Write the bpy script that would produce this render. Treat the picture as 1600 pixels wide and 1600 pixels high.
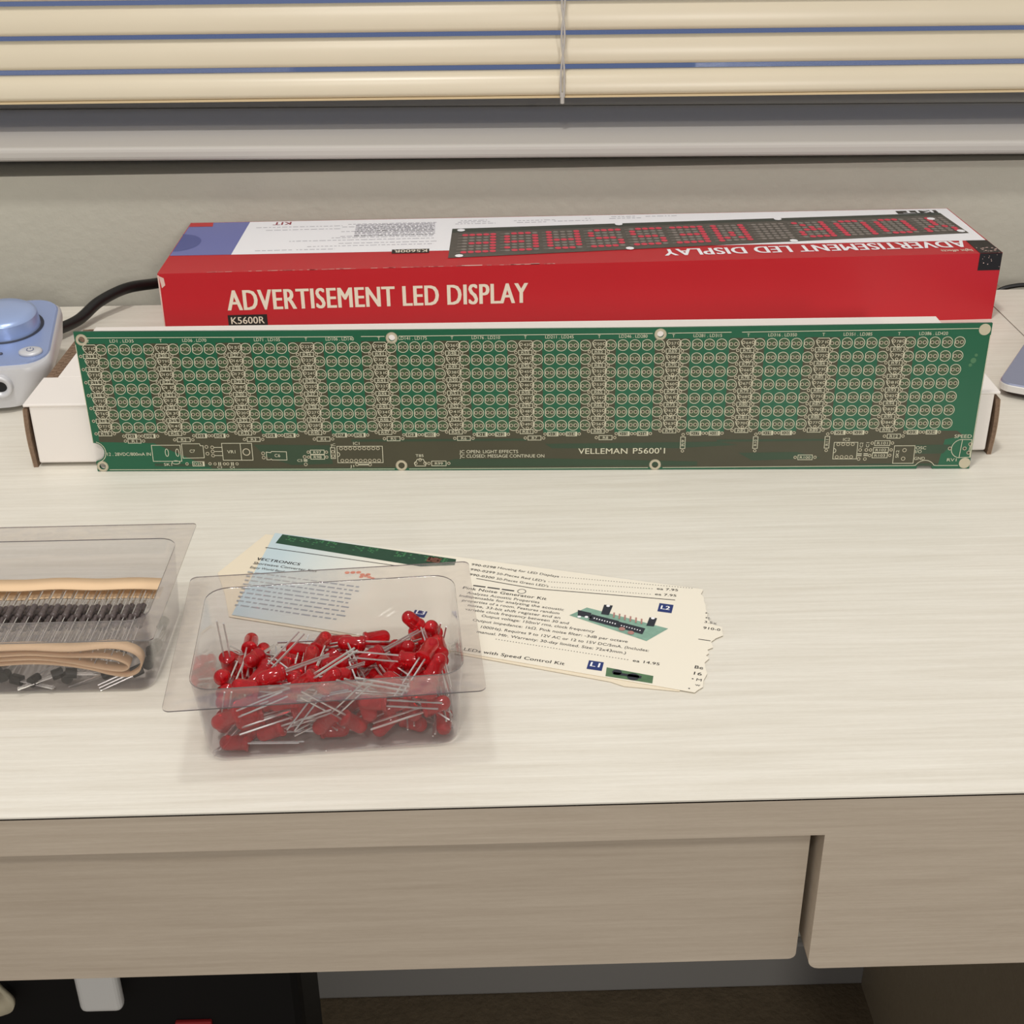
import bpy, bmesh, math, random
from mathutils import Vector, Matrix, Euler
for o in list(bpy.data.objects): bpy.data.objects.remove(o, do_unlink=True)
SC = bpy.context.scene
COL = SC.collection
random.seed(7)
mm = 0.001

# ---------------------------------------------------------------- camera, world, lights, exposure
def srgb(r, g, b, a=1.0):
    f = lambda c: (c/255/12.92) if c/255 <= 0.04045 else ((c/255+0.055)/1.055)**2.4
    return (f(r), f(g), f(b), a)

FOCAL_PX, PITCH, YAW, ROLL, CAM_Z = 2077.11, 0.491582, -0.0220195, -0.0109678, 0.326719
cam = bpy.data.objects.new('camera', bpy.data.cameras.new('camera'))
COL.objects.link(cam)
cam.data.sensor_width = 36.0
cam.data.lens = FOCAL_PX/1600*36.0
cam.data.clip_start = 0.02
cam.data.clip_end = 30
fwd = Vector((0, math.cos(PITCH), -math.sin(PITCH))); upv = Vector((0, math.sin(PITCH), math.cos(PITCH))); rgt = Vector((1, 0, 0))
Zr = Matrix.Rotation(YAW, 3, 'Z')
r2 = Zr @ (rgt*math.cos(ROLL)+upv*math.sin(ROLL)); u2 = Zr @ (-rgt*math.sin(ROLL)+upv*math.cos(ROLL)); f2 = Zr @ fwd
M3 = Matrix((r2, u2, -f2)).transposed()
cam.matrix_world = Matrix.Translation((0, 0, CAM_Z)) @ M3.to_4x4()
SC.camera = cam

world = bpy.data.worlds.new('room_ambient'); SC.world = world; world.use_nodes = True
wt = world.node_tree; wb = wt.nodes['Background']
# light bounced round the room: pale ceiling above, dim floor and furniture below
wc = wt.nodes.new('ShaderNodeTexCoord'); ws = wt.nodes.new('ShaderNodeSeparateXYZ'); wr = wt.nodes.new('ShaderNodeValToRGB'); wm = wt.nodes.new('ShaderNodeMapRange')
wm.inputs[1].default_value = -0.5; wm.inputs[2].default_value = 0.28
wt.links.new(wc.outputs['Generated'], ws.inputs[0]); wt.links.new(ws.outputs[2], wm.inputs[0]); wt.links.new(wm.outputs[0], wr.inputs[0]); wt.links.new(wr.outputs[0], wb.inputs[0])
wr.color_ramp.elements[0].color = srgb(112, 102, 92); wr.color_ramp.elements[1].color = srgb(240, 236, 234)
wb.inputs[1].default_value = 0.57

def area(name, loc, target, size, power, col):
    l = bpy.data.lights.new(name, 'AREA'); l.shape = 'DISK'; l.size = size; l.energy = power; l.color = col[:3]
    o = bpy.data.objects.new(name, l); COL.objects.link(o)
    o.location = loc
    o.rotation_euler = (Vector(target)-Vector(loc)).to_track_quat('-Z', 'Y').to_euler()
    return o
area('ceiling_lamp_rear', (-0.20, -0.88, 1.62), (0, 0.7, 0), 0.20, 8, (1.0, 0.96, 0.89))
area('room_lamp_far', (0.75, -2.50, 1.05), (0.1, 0.8, 0), 0.30, 23, (1.0, 0.96, 0.89))
area('ceiling_lamp_overhead', (-0.14, 0.24, 1.62), (0, 0.5, 0), 0.18, 11, (1.0, 0.965, 0.91))

SC.view_settings.view_transform = 'Standard'
SC.view_settings.look = 'None'
SC.view_settings.exposure = 0.0
SC.view_settings.gamma = 1.0
SC.view_settings.use_curve_mapping = False
SC.cycles.transparent_max_bounces = 32   # many thin clear walls in front of one another

# ---------------------------------------------------------------- materials
MATS = {}
def mat(name, col, rough=0.5, spec=0.5, metal=0.0, coat=0.0, trans=0.0, emit=None, es=0.0, bump=0.0, bscale=200, mottled=0.0, mscale=40):
    """Procedural principled material with optional mottling and bump."""
    if name in MATS: return MATS[name]
    m = bpy.data.materials.new(name); m.use_nodes = True
    nt = m.node_tree; b = nt.nodes['Principled BSDF']
    b.inputs['Base Color'].default_value = col
    b.inputs['Roughness'].default_value = rough
    b.inputs['Specular IOR Level'].default_value = spec
    b.inputs['Metallic'].default_value = metal
    b.inputs['Coat Weight'].default_value = coat
    b.inputs['Transmission Weight'].default_value = trans
    if emit:
        b.inputs['Emission Color'].default_value = emit; b.inputs['Emission Strength'].default_value = es
    if bump or mottled:
        tc = nt.nodes.new('ShaderNodeTexCoord')
    if mottled:
        n = nt.nodes.new('ShaderNodeTexNoise'); n.inputs['Scale'].default_value = mscale; n.inputs['Detail'].default_value = 6
        nt.links.new(tc.outputs['Object'], n.inputs['Vector'])
        mx = nt.nodes.new('ShaderNodeMix'); mx.data_type = 'RGBA'
        mx.inputs[6].default_value = [c*(1-mottled) for c in col[:3]]+[1]
        mx.inputs[7].default_value = [min(1, c*(1+mottled)) for c in col[:3]]+[1]
        nt.links.new(n.outputs['Fac'], mx.inputs[0]); nt.links.new(mx.outputs[2], b.inputs['Base Color'])
    if bump:
        n2 = nt.nodes.new('ShaderNodeTexNoise'); n2.inputs['Scale'].default_value = bscale; n2.inputs['Detail'].default_value = 5
        nt.links.new(tc.outputs['Object'], n2.inputs['Vector'])
        bp = nt.nodes.new('ShaderNodeBump'); bp.inputs['Strength'].default_value = bump; bp.inputs['Distance'].default_value = 0.002
        nt.links.new(n2.outputs['Fac'], bp.inputs['Height']); nt.links.new(bp.outputs['Normal'], b.inputs['Normal'])
    MATS[name] = m
    return m

def wood(name, light, dark, rough=0.42):
    """Pale limed-oak laminate: long grain along x, fine pores, broad soft bands."""
    m = bpy.data.materials.new(name); m.use_nodes = True
    nt = m.node_tree; b = nt.nodes['Principled BSDF']; N = nt.nodes.new; K = nt.links.new
    tc = N('ShaderNodeTexCoord')
    def noise(sx, sy, sz, sc, det, rgh=0.55, dist=0.0):
        mp = N('ShaderNodeMapping'); mp.inputs['Scale'].default_value = (sx, sy, sz)
        K(tc.outputs['Object'], mp.inputs['Vector'])
        n = N('ShaderNodeTexNoise'); n.inputs['Scale'].default_value = sc; n.inputs['Detail'].default_value = det
        n.inputs['Roughness'].default_value = rgh; n.inputs['Distortion'].default_value = dist
        K(mp.outputs[0], n.inputs['Vector']); return n.outputs['Fac']
    a = noise(1.3, 34, 34, 5, 9, 0.66, 0.7)
    c = noise(4, 110, 110, 4, 6, 0.62)
    e = noise(90, 330, 330, 3, 2)
    r1 = N('ShaderNodeValToRGB'); r1.color_ramp.elements[0].position = 0.34; r1.color_ramp.elements[1].position = 0.66
    r1.color_ramp.elements[0].color = dark; r1.color_ramp.elements[1].color = light
    mx = N('ShaderNodeMath'); mx.operation = 'MULTIPLY_ADD'; K(a, mx.inputs[0]); mx.inputs[1].default_value = 0.46
    mx2 = N('ShaderNodeMath'); mx2.operation = 'MULTIPLY_ADD'; K(c, mx2.inputs[0]); mx2.inputs[1].default_value = 0.42
    mx3 = N('ShaderNodeMath'); mx3.operation = 'MULTIPLY'; K(e, mx3.inputs[0]); mx3.inputs[1].default_value = 0.12
    K(mx3.outputs[0], mx2.inputs[2]); K(mx2.outputs[0], mx.inputs[2]); K(mx.outputs[0], r1.inputs[0])
    K(r1.outputs[0], b.inputs['Base Color'])
    bp = N('ShaderNodeBump'); bp.inputs['Strength'].default_value = 0.10; bp.inputs['Distance'].default_value = 0.001
    K(c, bp.inputs['Height']); K(bp.outputs[0], b.inputs['Normal'])
    b.inputs['Roughness'].default_value = rough; b.inputs['Specular IOR Level'].default_value = 0.4
    MATS[name] = m
    return m

def clear_plastic(name, tint, haze, fres, edge=False):
    """Thin clear vacuum-formed plastic: see-through, mirror-like at grazing angles, slightly hazy."""
    m = bpy.data.materials.new(name); m.use_nodes = True
    nt = m.node_tree; nt.nodes.clear(); N = nt.nodes.new; K = nt.links.new
    out = N('ShaderNodeOutputMaterial'); tr = N('ShaderNodeBsdfTransparent'); tr.inputs[0].default_value = tint
    gl = N('ShaderNodeBsdfGlossy'); gl.inputs['Roughness'].default_value = 0.06; gl.inputs[0].default_value = (1, 1, 1, 1)
    df = N('ShaderNodeBsdfDiffuse'); df.inputs[0].default_value = srgb(205, 200, 200)
    lw = N('ShaderNodeLayerWeight'); lw.inputs['Blend'].default_value = 0.5
    pw = N('ShaderNodeMath'); pw.operation = 'POWER'; K(lw.outputs['Facing'], pw.inputs[0]); pw.inputs[1].default_value = 4.0
    fr = N('ShaderNodeMath'); fr.operation = 'MULTIPLY_ADD'; K(pw.outputs[0], fr.inputs[0]); fr.inputs[1].default_value = 0.8; fr.inputs[2].default_value = fres
    tc = N('ShaderNodeTexCoord'); no = N('ShaderNodeTexNoise'); no.inputs['Scale'].default_value = 45; no.inputs['Detail'].default_value = 2
    K(tc.outputs['Object'], no.inputs['Vector'])
    bp = N('ShaderNodeBump'); bp.inputs['Strength'].default_value = 0.12; bp.inputs['Distance'].default_value = 0.004
    K(no.outputs['Fac'], bp.inputs['Height'])
    K(bp.outputs[0], gl.inputs['Normal']); K(bp.outputs[0], lw.inputs['Normal'])
    m1 = N('ShaderNodeMixShader'); m1.inputs[0].default_value = haze; K(tr.outputs[0], m1.inputs[1]); K(df.outputs[0], m1.inputs[2])
    m2 = N('ShaderNodeMixShader'); K(fr.outputs[0], m2.inputs[0]); K(m1.outputs[0], m2.inputs[1]); K(gl.outputs[0], m2.inputs[2])
    K(m2.outputs[0], out.inputs[0])
    MATS[name] = m
    return m

# ---------------------------------------------------------------- mesh helpers
class MB:
    """Collects faces and links them as ONE mesh object."""
    def __init__(s): s.v = []; s.f = []; s.mi = []; s.sm = []
    def add(s, vs, fs, mi=0, smooth=False, M=None):
        k = len(s.v)
        for p in vs:
            p = Vector(p)
            s.v.append(tuple(M @ p) if M else tuple(p))
        for f in fs:
            s.f.append([k+i for i in f]); s.mi.append(mi); s.sm.append(smooth)
        return s
    def box(s, x0, x1, y0, y1, z0, z1, mi=0, M=None):
        vs = [(x, y, z) for z in (z0, z1) for y in (y0, y1) for x in (x0, x1)]
        return s.add(vs, [(0, 2, 3, 1), (4, 5, 7, 6), (0, 1, 5, 4), (2, 6, 7, 3), (0, 4, 6, 2), (1, 3, 7, 5)], mi, False, M)
    def poly(s, pts, z=0.0, mi=0):
        return s.add([(p[0], p[1], z) for p in pts], [list(range(len(pts)))], mi)
    def rect(s, x0, y0, x1, y1, z=0.0, mi=0):
        return s.poly([(x0, y0), (x1, y0), (x1, y1), (x0, y1)], z, mi)
    def stroke(s, pts, w, closed=False, z=0.0, mi=0):
        n = len(pts); L = []; R = []
        for i, p in enumerate(pts):
            a = pts[i-1] if (i or closed) else p; b = pts[(i+1) % n] if (i < n-1 or closed) else p
            d1 = Vector((p[0]-a[0], p[1]-a[1])); d2 = Vector((b[0]-p[0], b[1]-p[1]))
            d1 = d1.normalized() if d1.length > 1e-9 else d2.normalized()
            d2 = d2.normalized() if d2.length > 1e-9 else d1
            t = (d1+d2); t = t.normalized() if t.length > 1e-6 else d1
            nn = Vector((-t.y, t.x)); c = max(0.45, abs(nn.dot(Vector((-d1.y, d1.x)))))
            nn = nn*(w/2/c)
            L.append((p[0]+nn.x, p[1]+nn.y, z)); R.append((p[0]-nn.x, p[1]-nn.y, z))
        m = n if closed else n-1
        fs = [(2*i+1, 2*((i+1) % n)+1, 2*((i+1) % n), 2*i) for i in range(m)]
        vs = []
        for a, b in zip(L, R): vs += [a, b]
        return s.add(vs, fs, mi)
    def ring(s, x, y, r, w, n=14, z=0.0, mi=0):
        return s.stroke([(x+r*math.cos(2*math.pi*i/n), y+r*math.sin(2*math.pi*i/n)) for i in range(n)], w, True, z, mi)
    def disc(s, x, y, r, n=14, z=0.0, mi=0):
        return s.poly([(x+r*math.cos(2*math.pi*i/n), y+r*math.sin(2*math.pi*i/n)) for i in range(n)], z, mi)
    def tube(s, pts, r, n=10, mi=0, cap=True):
        pts = [Vector(p) for p in pts]; k = len(pts); vs = []; nx = None
        for i, p in enumerate(pts):
            t = (pts[min(i+1, k-1)]-pts[max(i-1, 0)]).normalized()
            if nx is None:
                nx = t.orthogonal().normalized()
            else:
                nx = (nx-t*nx.dot(t)).normalized()
            b = t.cross(nx); rr = r[i] if isinstance(r, (list, tuple)) else r
            vs += [p+(nx*math.cos(2*math.pi*j/n)+b*math.sin(2*math.pi*j/n))*rr for j in range(n)]
        fs = [(i*n+j, i*n+(j+1) % n, (i+1)*n+(j+1) % n, (i+1)*n+j) for i in range(k-1) for j in range(n)]
        s.add(vs, fs, mi, True)
        if cap:
            s.add(vs[:n], [list(range(n))[::-1]], mi); s.add(vs[-n:], [list(range(n))], mi)
        return s
    def lathe(s, prof, n=24, axis='Z', mi=0, M=None, smooth=True):
        """prof: (radius, height) list."""
        vs = []
        for r, hh in prof:
            for j in range(n):
                a = 2*math.pi*j/n; c, d = r*math.cos(a), r*math.sin(a)
                vs.append((c, d, hh) if axis == 'Z' else ((hh, c, d) if axis == 'X' else (c, hh, d)))
        k = len(prof)
        fs = [(i*n+j, i*n+(j+1) % n, (i+1)*n+(j+1) % n, (i+1)*n+j) for i in range(k-1) for j in range(n)]
        if axis == 'Y': fs = [f[::-1] for f in fs]
        return s.add(vs, fs, mi, smooth, M)
    def loft(s, loops, mi=0, smooth=True, cap0=True, cap1=True):
        n = len(loops[0]); vs = [p for L in loops for p in L]
        fs = [(i*n+j, i*n+(j+1) % n, (i+1)*n+(j+1) % n, (i+1)*n+j) for i in range(len(loops)-1) for j in range(n)]
        s.add(vs, fs, mi, smooth)
        if cap0: s.add(loops[0], [list(range(n))[::-1]], mi)
        if cap1: s.add(loops[-1], [list(range(n))], mi)
        return s
    def text(s, body, x, y, w, h, z=0.0, rot=0.0, bold=0.0, mi=0, align='L'):
        """Lettering scaled to a box w by h; lower-left corner at (x, y)."""
        vs, fs, bw, bh = glyphs(body, bold)
        bw += 2*bold
        if w is None: w = bw/bh*h
        c, d = math.cos(rot), math.sin(rot)
        ox = -w/2 if align == 'C' else (-w if align == 'R' else 0)
        out = []
        for a, b in vs:
            px = (a+bold)/bw*w+ox; py = b/bh*h
            out.append((x+px*c-py*d, y+px*d+py*c, z))
        s.add(out, fs, mi)
        if bold:                      # heavier weight: the same strokes laid again a little to the side
            for k, sx in enumerate((-1, 1)):
                dx = sx*bold/bh*h
                s.add([(a+dx*c, b+dx*d, z+(k+1)*0.000003) for a, b, _ in out], fs, mi)
        return s
    def build(s, name, mats, parent=None, loc=None, rot=None, bevel=0.0, seg=2, solid=0.0, sub=0):
        me = bpy.data.meshes.new(name); me.from_pydata(s.v, [], s.f)
        for m in (mats if isinstance(mats, (list, tuple)) else [mats]): me.materials.append(m)
        for p, a, b in zip(me.polygons, s.mi, s.sm): p.material_index = a; p.use_smooth = b
        me.update()
        o = bpy.data.objects.new(name, me); COL.objects.link(o)
        if parent: o.parent = parent
        if loc: o.location = loc
        if rot: o.rotation_euler = rot
        if bevel:
            md = o.modifiers.new('bevel', 'BEVEL'); md.width = bevel; md.segments = seg; md.limit_method = 'ANGLE'; md.angle_limit = 0.7
        if solid:
            md = o.modifiers.new('solid', 'SOLIDIFY'); md.thickness = solid; md.offset = 0
        return o

GL = {}
def glyphs(body, bold=0.0):
    key = (body, bold)
    if key in GL: return GL[key]
    cu = bpy.data.curves.new('glyph', 'FONT'); cu.body = body; cu.size = 1.0; cu.resolution_u = 3; cu.space_character = 1.0+2.5*bold; cu.fill_mode = 'FRONT'
    ob = bpy.data.objects.new('glyph', cu); COL.objects.link(ob)
    dg = bpy.context.evaluated_depsgraph_get(); dg.update()
    me = bpy.data.meshes.new_from_object(ob.evaluated_get(dg))
    vs = [(v.co.x, v.co.y) for v in me.vertices]; fs = [list(p.vertices) for p in me.polygons]
    x0 = min(v[0] for v in vs); x1 = max(v[0] for v in vs); y0 = min(v[1] for v in vs); y1 = max(v[1] for v in vs)
    cap = 0.70
    desc = any(c in 'gjpqy,;()Q/' for c in body)
    y0 = 0.0 if True else y0
    vs = [(a-x0, b-y0) for a, b in vs]
    bpy.data.objects.remove(ob); bpy.data.curves.remove(cu); bpy.data.meshes.remove(me)
    GL[key] = (vs, fs, max(1e-6, x1-x0), cap)
    return GL[key]

def tag(o, label, cat=None, group=None, kind=None):
    if label: o['label'] = label
    if cat: o['category'] = cat
    if group: o['group'] = group
    if kind: o['kind'] = kind
    return o
def empty(name, loc=(0, 0, 0), rz=0.0, mat4=None):
    o = bpy.data.objects.new(name, None); COL.objects.link(o); o.empty_display_size = 0.01
    o.location = loc; o.rotation_euler = (0, 0, rz)
    if mat4: o.matrix_world = mat4
    return o
def struct(o): o['kind'] = 'structure'; return o
def rr(w, d, r, z, n=6, cx=0.0, cy=0.0):
    pts = []
    for qx, qy, a0 in ((1, 1, 0), (-1, 1, 90), (-1, -1, 180), (1, -1, 270)):
        for i in range(n+1):
            a = math.radians(a0+90*i/n)
            pts.append((cx+qx*(w/2-r)+r*math.cos(a), cy+qy*(d/2-r)+r*math.sin(a), z))
    return pts
def spline(pts, n=8):
    P = [Vector(p) for p in pts]; out = []
    for i in range(len(P)-1):
        a = P[max(i-1, 0)]; b = P[i]; c = P[i+1]; d = P[min(i+2, len(P)-1)]
        for k in range(n):
            t = k/n
            out.append(0.5*((2*b)+(c-a)*t+(2*a-5*b+4*c-d)*t*t+(-a+3*b-3*c+d)*t**3))
    out.append(P[-1]); return out
def copy_tree(o, parent=None):
    c = o.copy(); COL.objects.link(c)
    if parent: c.parent = parent
    for ch in list(o.children): copy_tree(ch, c)
    return c

# ---------------------------------------------------------------- materials in use
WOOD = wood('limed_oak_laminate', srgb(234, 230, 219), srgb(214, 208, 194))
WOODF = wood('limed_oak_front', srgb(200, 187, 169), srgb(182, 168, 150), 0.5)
WALLM = mat('wall_paint', srgb(197, 194, 181), 0.75, 0.3, bump=0.28, bscale=140, mottled=0.03, mscale=30)
SILLM = mat('sill_paint', srgb(192, 188, 182), 0.7, 0.4)
BLINDM = mat('cream_blind', srgb(219, 208, 184), 0.32, 0.5, mottled=0.035, mscale=9)
CORDM = mat('blind_cord', srgb(190, 186, 180), 0.8)
DARK = mat('dark_gap', srgb(26, 20, 16), 0.9, 0.1)
CARPET = mat('floor_carpet', srgb(112, 100, 82), 0.95, 0.1, bump=0.8, bscale=160, mottled=0.25, mscale=60)
BASEM = mat('baseboard_paint', srgb(150, 148, 145), 0.5)

# ---------------------------------------------------------------- room
FLOOR_Z, WALL_Y, SILL_TILT, BLIND_TILT = -0.808, 1.03, 0.0085, 0.003
struct(MB().box(-2.2, 2.4, -0.2, 1.2, FLOOR_Z-0.03, FLOOR_Z).build('floor', CARPET))
struct(MB().box(-2.2, 2.4, WALL_Y, WALL_Y+0.16, FLOOR_Z, 0.076).build('wall_back', WALLM))
struct(MB().box(-2.2, 2.4, WALL_Y-0.012, WALL_Y, FLOOR_Z, FLOOR_Z+0.062).build('baseboard_back', BASEM, bevel=0.003))
# window reveal: sill board with rounded nose, pane behind, dusk outside
TILT = (0, SILL_TILT, 0)
struct(MB().box(-2.2, 2.35, 1.0105, 1.175, -0.0105, 0.0).build('trim_1', SILLM, loc=(0.025, 0, 0.0985), rot=TILT, bevel=0.0035, seg=3))
GLASS = mat('window_glass', srgb(210, 220, 235), 0.02, 0.5, trans=1.0)
struct(MB().box(-2.2, 2.35, 1.165, 1.169, 0.0, 0.62).build('window_1', GLASS, loc=(0.025, 0, 0.099), rot=TILT))
struct(MB().box(-2.2, 2.35, 1.152, 1.164, 0.0, 0.010).build('trim_2', SILLM, loc=(0.025, 0, 0.0987), rot=TILT, bevel=0.002))
struct(MB().box(-3, 3.2, 1.5, 1.51, -0.4, 1.2).build('sky', mat('dusk_sky', (0, 0, 0, 1), 1, 0, emit=srgb(112, 122, 152), es=1.0)))

# ---------------------------------------------------------------- venetian blind
vb = empty('venetian_blind', (0.025, 1.065, 0.1250)); vb.rotation_euler = (0, BLIND_TILT, 0)
tag(vb, 'cream venetian blind with closed slats hanging in the window above the desk', 'blind')
def slat(z, hgt, name, thick=0.0026, tilt=math.radians(75), bow=0.0018):
    n = 8; up = []; dn = []
    for i in range(n+1):
        s = (i/n-0.5); q = bow*(1-4*s*s)
        # slat runs from low front edge to high rear edge
        yy = s*hgt/math.tan(tilt); zz = s*hgt
        nx, nz = -math.sin(tilt), math.cos(tilt)
        up.append((yy+nx*q, zz+nz*q)); dn.append((yy+nx*(q-thick), zz+nz*(q-thick)))
    prof = up+dn[::-1]
    L = [[(x, p[0], p[1]) for p in prof] for x in (-1.35, -0.4, 0.0, 0.4, 1.35)]
    return MB().loft(L, 0, True).build(name, BLINDM, vb, loc=(0, 0, z))
PITCHZ = 0.0247
for k in range(13):
    slat(0.0330+k*PITCHZ, 0.0203, 'slat')
br = MB()
prof = [(-0.0095, 0.0008), (-0.0100, 0.004), (-0.0078, 0.012), (-0.004, 0.0172), (0.001, 0.0185), (0.004, 0.017), (0.005, 0.010), (0.005, 0.0015), (0.003, 0.0)]
br.loft([[(x, p[0], p[1]) for p in prof[::-1]] for x in (-1.35, 0, 1.35)], 0, True)
rail = br.build('bottom_rail', BLINDM, vb)
MB().box(-1.35, 1.35, -0.012, 0.030, 0.348, 0.39).build('head_rail', BLINDM, vb, bevel=0.003)
MB().box(-1.35, 1.35, -0.0102, 0.004, -0.0012, 0.0004).build('rail_lip', mat('cream_lip', srgb(214, 192, 152), 0.5), rail)
cd = MB()
for dx in (-0.0012, 0.0012):
    cd.tube(spline([(0.0405+dx, -0.0125, 0.0), (0.0405+dx, -0.0128, 0.02), (0.0405-dx, -0.0135, 0.045), (0.0405+dx, -0.0128, 0.07), (0.0405-dx, -0.0128, 0.10), (0.0405+dx, -0.0125, 0.16), (0.0405-dx, -0.0128, 0.25), (0.0405+dx, -0.0125, 0.36)], 5), 0.0008, 6)
cd.tube([(0.0405, -0.0122, -0.005), (0.0405, -0.0124, 0.003)], 0.0016, 8)
cd.build('ladder_cord', CORDM, vb)

# ---------------------------------------------------------------- desk
desk = empty('desk', (0, 0.66, FLOOR_Z)); dz = -FLOOR_Z; dy = -0.66
tag(desk, 'pale limed wood desk with drawer, standing below the window', 'desk')
def dpart(mb, name, m, **k):
    o = mb.build(name, m, desk, **k); o.location = (0, dy, dz); return o
prof = [(0.3812, 0), (0.946, 0), (0.946, -0.0185), (0.401, -0.0185), (0.401, -0.0007), (0.3812, -0.0007)]
top = MB(); top.loft([[(x, p[0], p[1]) for p in prof] for x in (-1.05, 0.3702)], 0, False)
dpart(top, 'desktop', WOOD)
top2 = MB(); top2.loft([[(x, p[0], p[1]) for p in prof] for x in (0.3712, 1.2)], 0, False)
dpart(top2, 'desktop_extension', WOOD)
dpart(MB().box(0.3702, 0.3712, 0.39, 0.946, -0.012, -0.0012), 'seam_strip', DARK)
fb = MB()
xr, zb, rc = 0.1252, -0.0888, 0.0045
outl = [(-1.05, -0.0015), (-1.05, -0.0187), (xr, -0.0187), (xr, zb+rc)]
outl += [(xr+rc-rc*math.cos(a), zb+rc-rc*math.sin(a)) for a in (0.39, 0.785, 1.18)] + [(xr+rc, zb), (1.2, zb), (1.2, -0.0015)]
fb.loft([[(p[0], y, p[1]) for p in outl] for y in (0.3815, 0.3998)], 0, False)
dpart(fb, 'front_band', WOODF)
dpart(MB().box(-1.05, 1.2, 0.3814, 0.3998, -0.0015, -0.0007), 'edge_gap', DARK)
dr = MB(); xa, za = 0.1226, -0.0927
outl = [(-1.02, -0.0200), (-1.02, za), (xa-0.003, za)] + [(xa-0.003+0.003*math.sin(a), za+0.003-0.003*math.cos(a)) for a in (0.39, 0.785, 1.18)] + [(xa, za+0.003), (xa, -0.0200)]
dr.loft([[(p[0], y, p[1]) for p in outl] for y in (0.3905, 0.4085)], 0, False)
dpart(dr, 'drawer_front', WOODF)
dpart(MB().box(-1.0, 0.11, 0.4085, 0.82, -0.085, -0.024), 'drawer_box', WOODF)
dpart(MB().box(0.395, 0.413, 0.42, 1.0175, FLOOR_Z, -0.0187), 'side_panel', wood('shaded_panel_laminate', srgb(150, 138, 118), srgb(136, 124, 106), 0.5))  # same wood darkened: shade under the desk is put into the colour
dpart(MB().box(-1.04, -1.02, 0.41, 0.94, FLOOR_Z, -0.0187), 'side_panel', WOODF)
dpart(MB().box(1.16, 1.18, 0.41, 0.946, FLOOR_Z, -0.0187), 'side_panel', WOODF)

# ---------------------------------------------------------------- things under the desk
BLK = mat('black_shell', srgb(14, 14, 15), 0.6, 0.3)
ec = empty('equipment_case', (-0.55, 0.82, FLOOR_Z))
tag(ec, 'black equipment case standing on the floor in the dark under the desk', 'case')
MB().box(-0.38, 0.405, -0.12, -0.03, 0.0, 0.46).build('shell', BLK, ec, bevel=0.012, seg=3)
MB().box(0.311, 0.338, -0.1235, -0.1195, 0.305, 0.338).build('patch', mat('dark_red_patch', srgb(150, 30, 32), 0.6), ec, bevel=0.0012)
pa = empty('power_adapter', (-0.285, 0.688, -0.442))
tag(pa, 'white rounded power adapter hanging by its cord under the drawer', 'adapter')
MB().box(-0.0155, 0.0155, -0.006, 0.006, 0.0, 0.060).build('shell', mat('adapter_white', srgb(225, 225, 222), 0.4), pa, bevel=0.005, seg=4)
MB().tube(spline([(0, 0, 0.058), (0.002, 0.0, 0.15), (-0.003, 0.0, 0.27), (0, 0, 0.3555)], 6), 0.0022, 8).build('cord', mat('adapter_cord', srgb(60, 60, 60), 0.6), pa)
cs = MB()
pts = spline([(-0.374, 0.69, -0.30), (-0.368, 0.69, -0.36), (-0.362, 0.688, -0.405), (-0.352, 0.688, -0.428), (-0.362, 0.69, -0.441), (-0.395, 0.69, -0.444), (-0.42, 0.69, -0.40), (-0.42, 0.69, -0.0895)], 6)
cs.loft([[(p.x-0.005, p.y, p.z+0.004), (p.x+0.005, p.y-0.004, p.z-0.004), (p.x+0.005, p.y+0.001, p.z-0.004), (p.x-0.005, p.y+0.003, p.z+0.004)] for p in pts], 0, True)
tag(cs.build('strap', mat('cream_strap', srgb(205, 196, 170), 0.8, bump=0.4, bscale=80)), 'pale cream strap looping down under the far left of the drawer', 'strap')

# ---------------------------------------------------------------- audio control box at the left
SILV_BLUELIT = mat('silver_blue_light', srgb(150, 168, 210), 0.34, 0.5, metal=0.35)  # blue of a monitor's reflection painted into the silver
SILV = mat('satin_silver', srgb(205, 206, 210), 0.38, 0.5, metal=0.2)
vc = empty('volume_controller', (-0.2690, 0.803, 0.0), math.radians(9))
tag(vc, 'silver desktop volume controller with a big round knob beside the white box', 'controller')
# local x = 0 at the right edge, body to the left; y front negative
def bl(inset, z, tiltz=0.0, r=0.016, fy=0.0):
    W, D = 0.17-2*inset, 0.094-inset-fy
    return [(p[0], p[1], z+tiltz*(p[1]+0.047)) for p in rr(W, D, r, 0, 6, -0.085, (fy-inset)/2)]
sh = MB(); sh.loft([bl(0.012, 0.0035, 0), bl(0.007, 0.006, 0), bl(0.002, 0.016, 0.03), bl(0.0, 0.0235, 0.11), bl(0.0004, 0.0262, 0.125), bl(0.002, 0.0275, 0.13)], 0, True)
body = sh.build('housing', SILV, vc)
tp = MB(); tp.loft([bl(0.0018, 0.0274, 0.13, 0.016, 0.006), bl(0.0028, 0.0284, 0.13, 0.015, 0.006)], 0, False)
tp.build('top_panel', SILV_BLUELIT, vc)
def toppt(x, y): return (x, y, 0.0284+0.13*(y+0.047))
tiltm = Matrix.Rotation(math.atan(0.13), 4, 'X')
kx, ky = -0.0318, 0.0085
Mk = Matrix.Translation(Vector(toppt(kx, ky)))@tiltm
MB().lathe([(0.0214, 0.0), (0.0212, 0.003), (0.0205, 0.0090)], 48, 'Z', 0, Mk).lathe([(0.0205, 0.0090), (0.0200, 0.0098), (0.0175, 0.0114), (0.010, 0.0128), (0.0, 0.0133)], 48, 'Z', 0, Mk).build('knob', mat('knob_blue_light', srgb(160, 180, 222), 0.3, 0.5, metal=0.35), vc)  # knob silver also carries the painted blue monitor light
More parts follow.
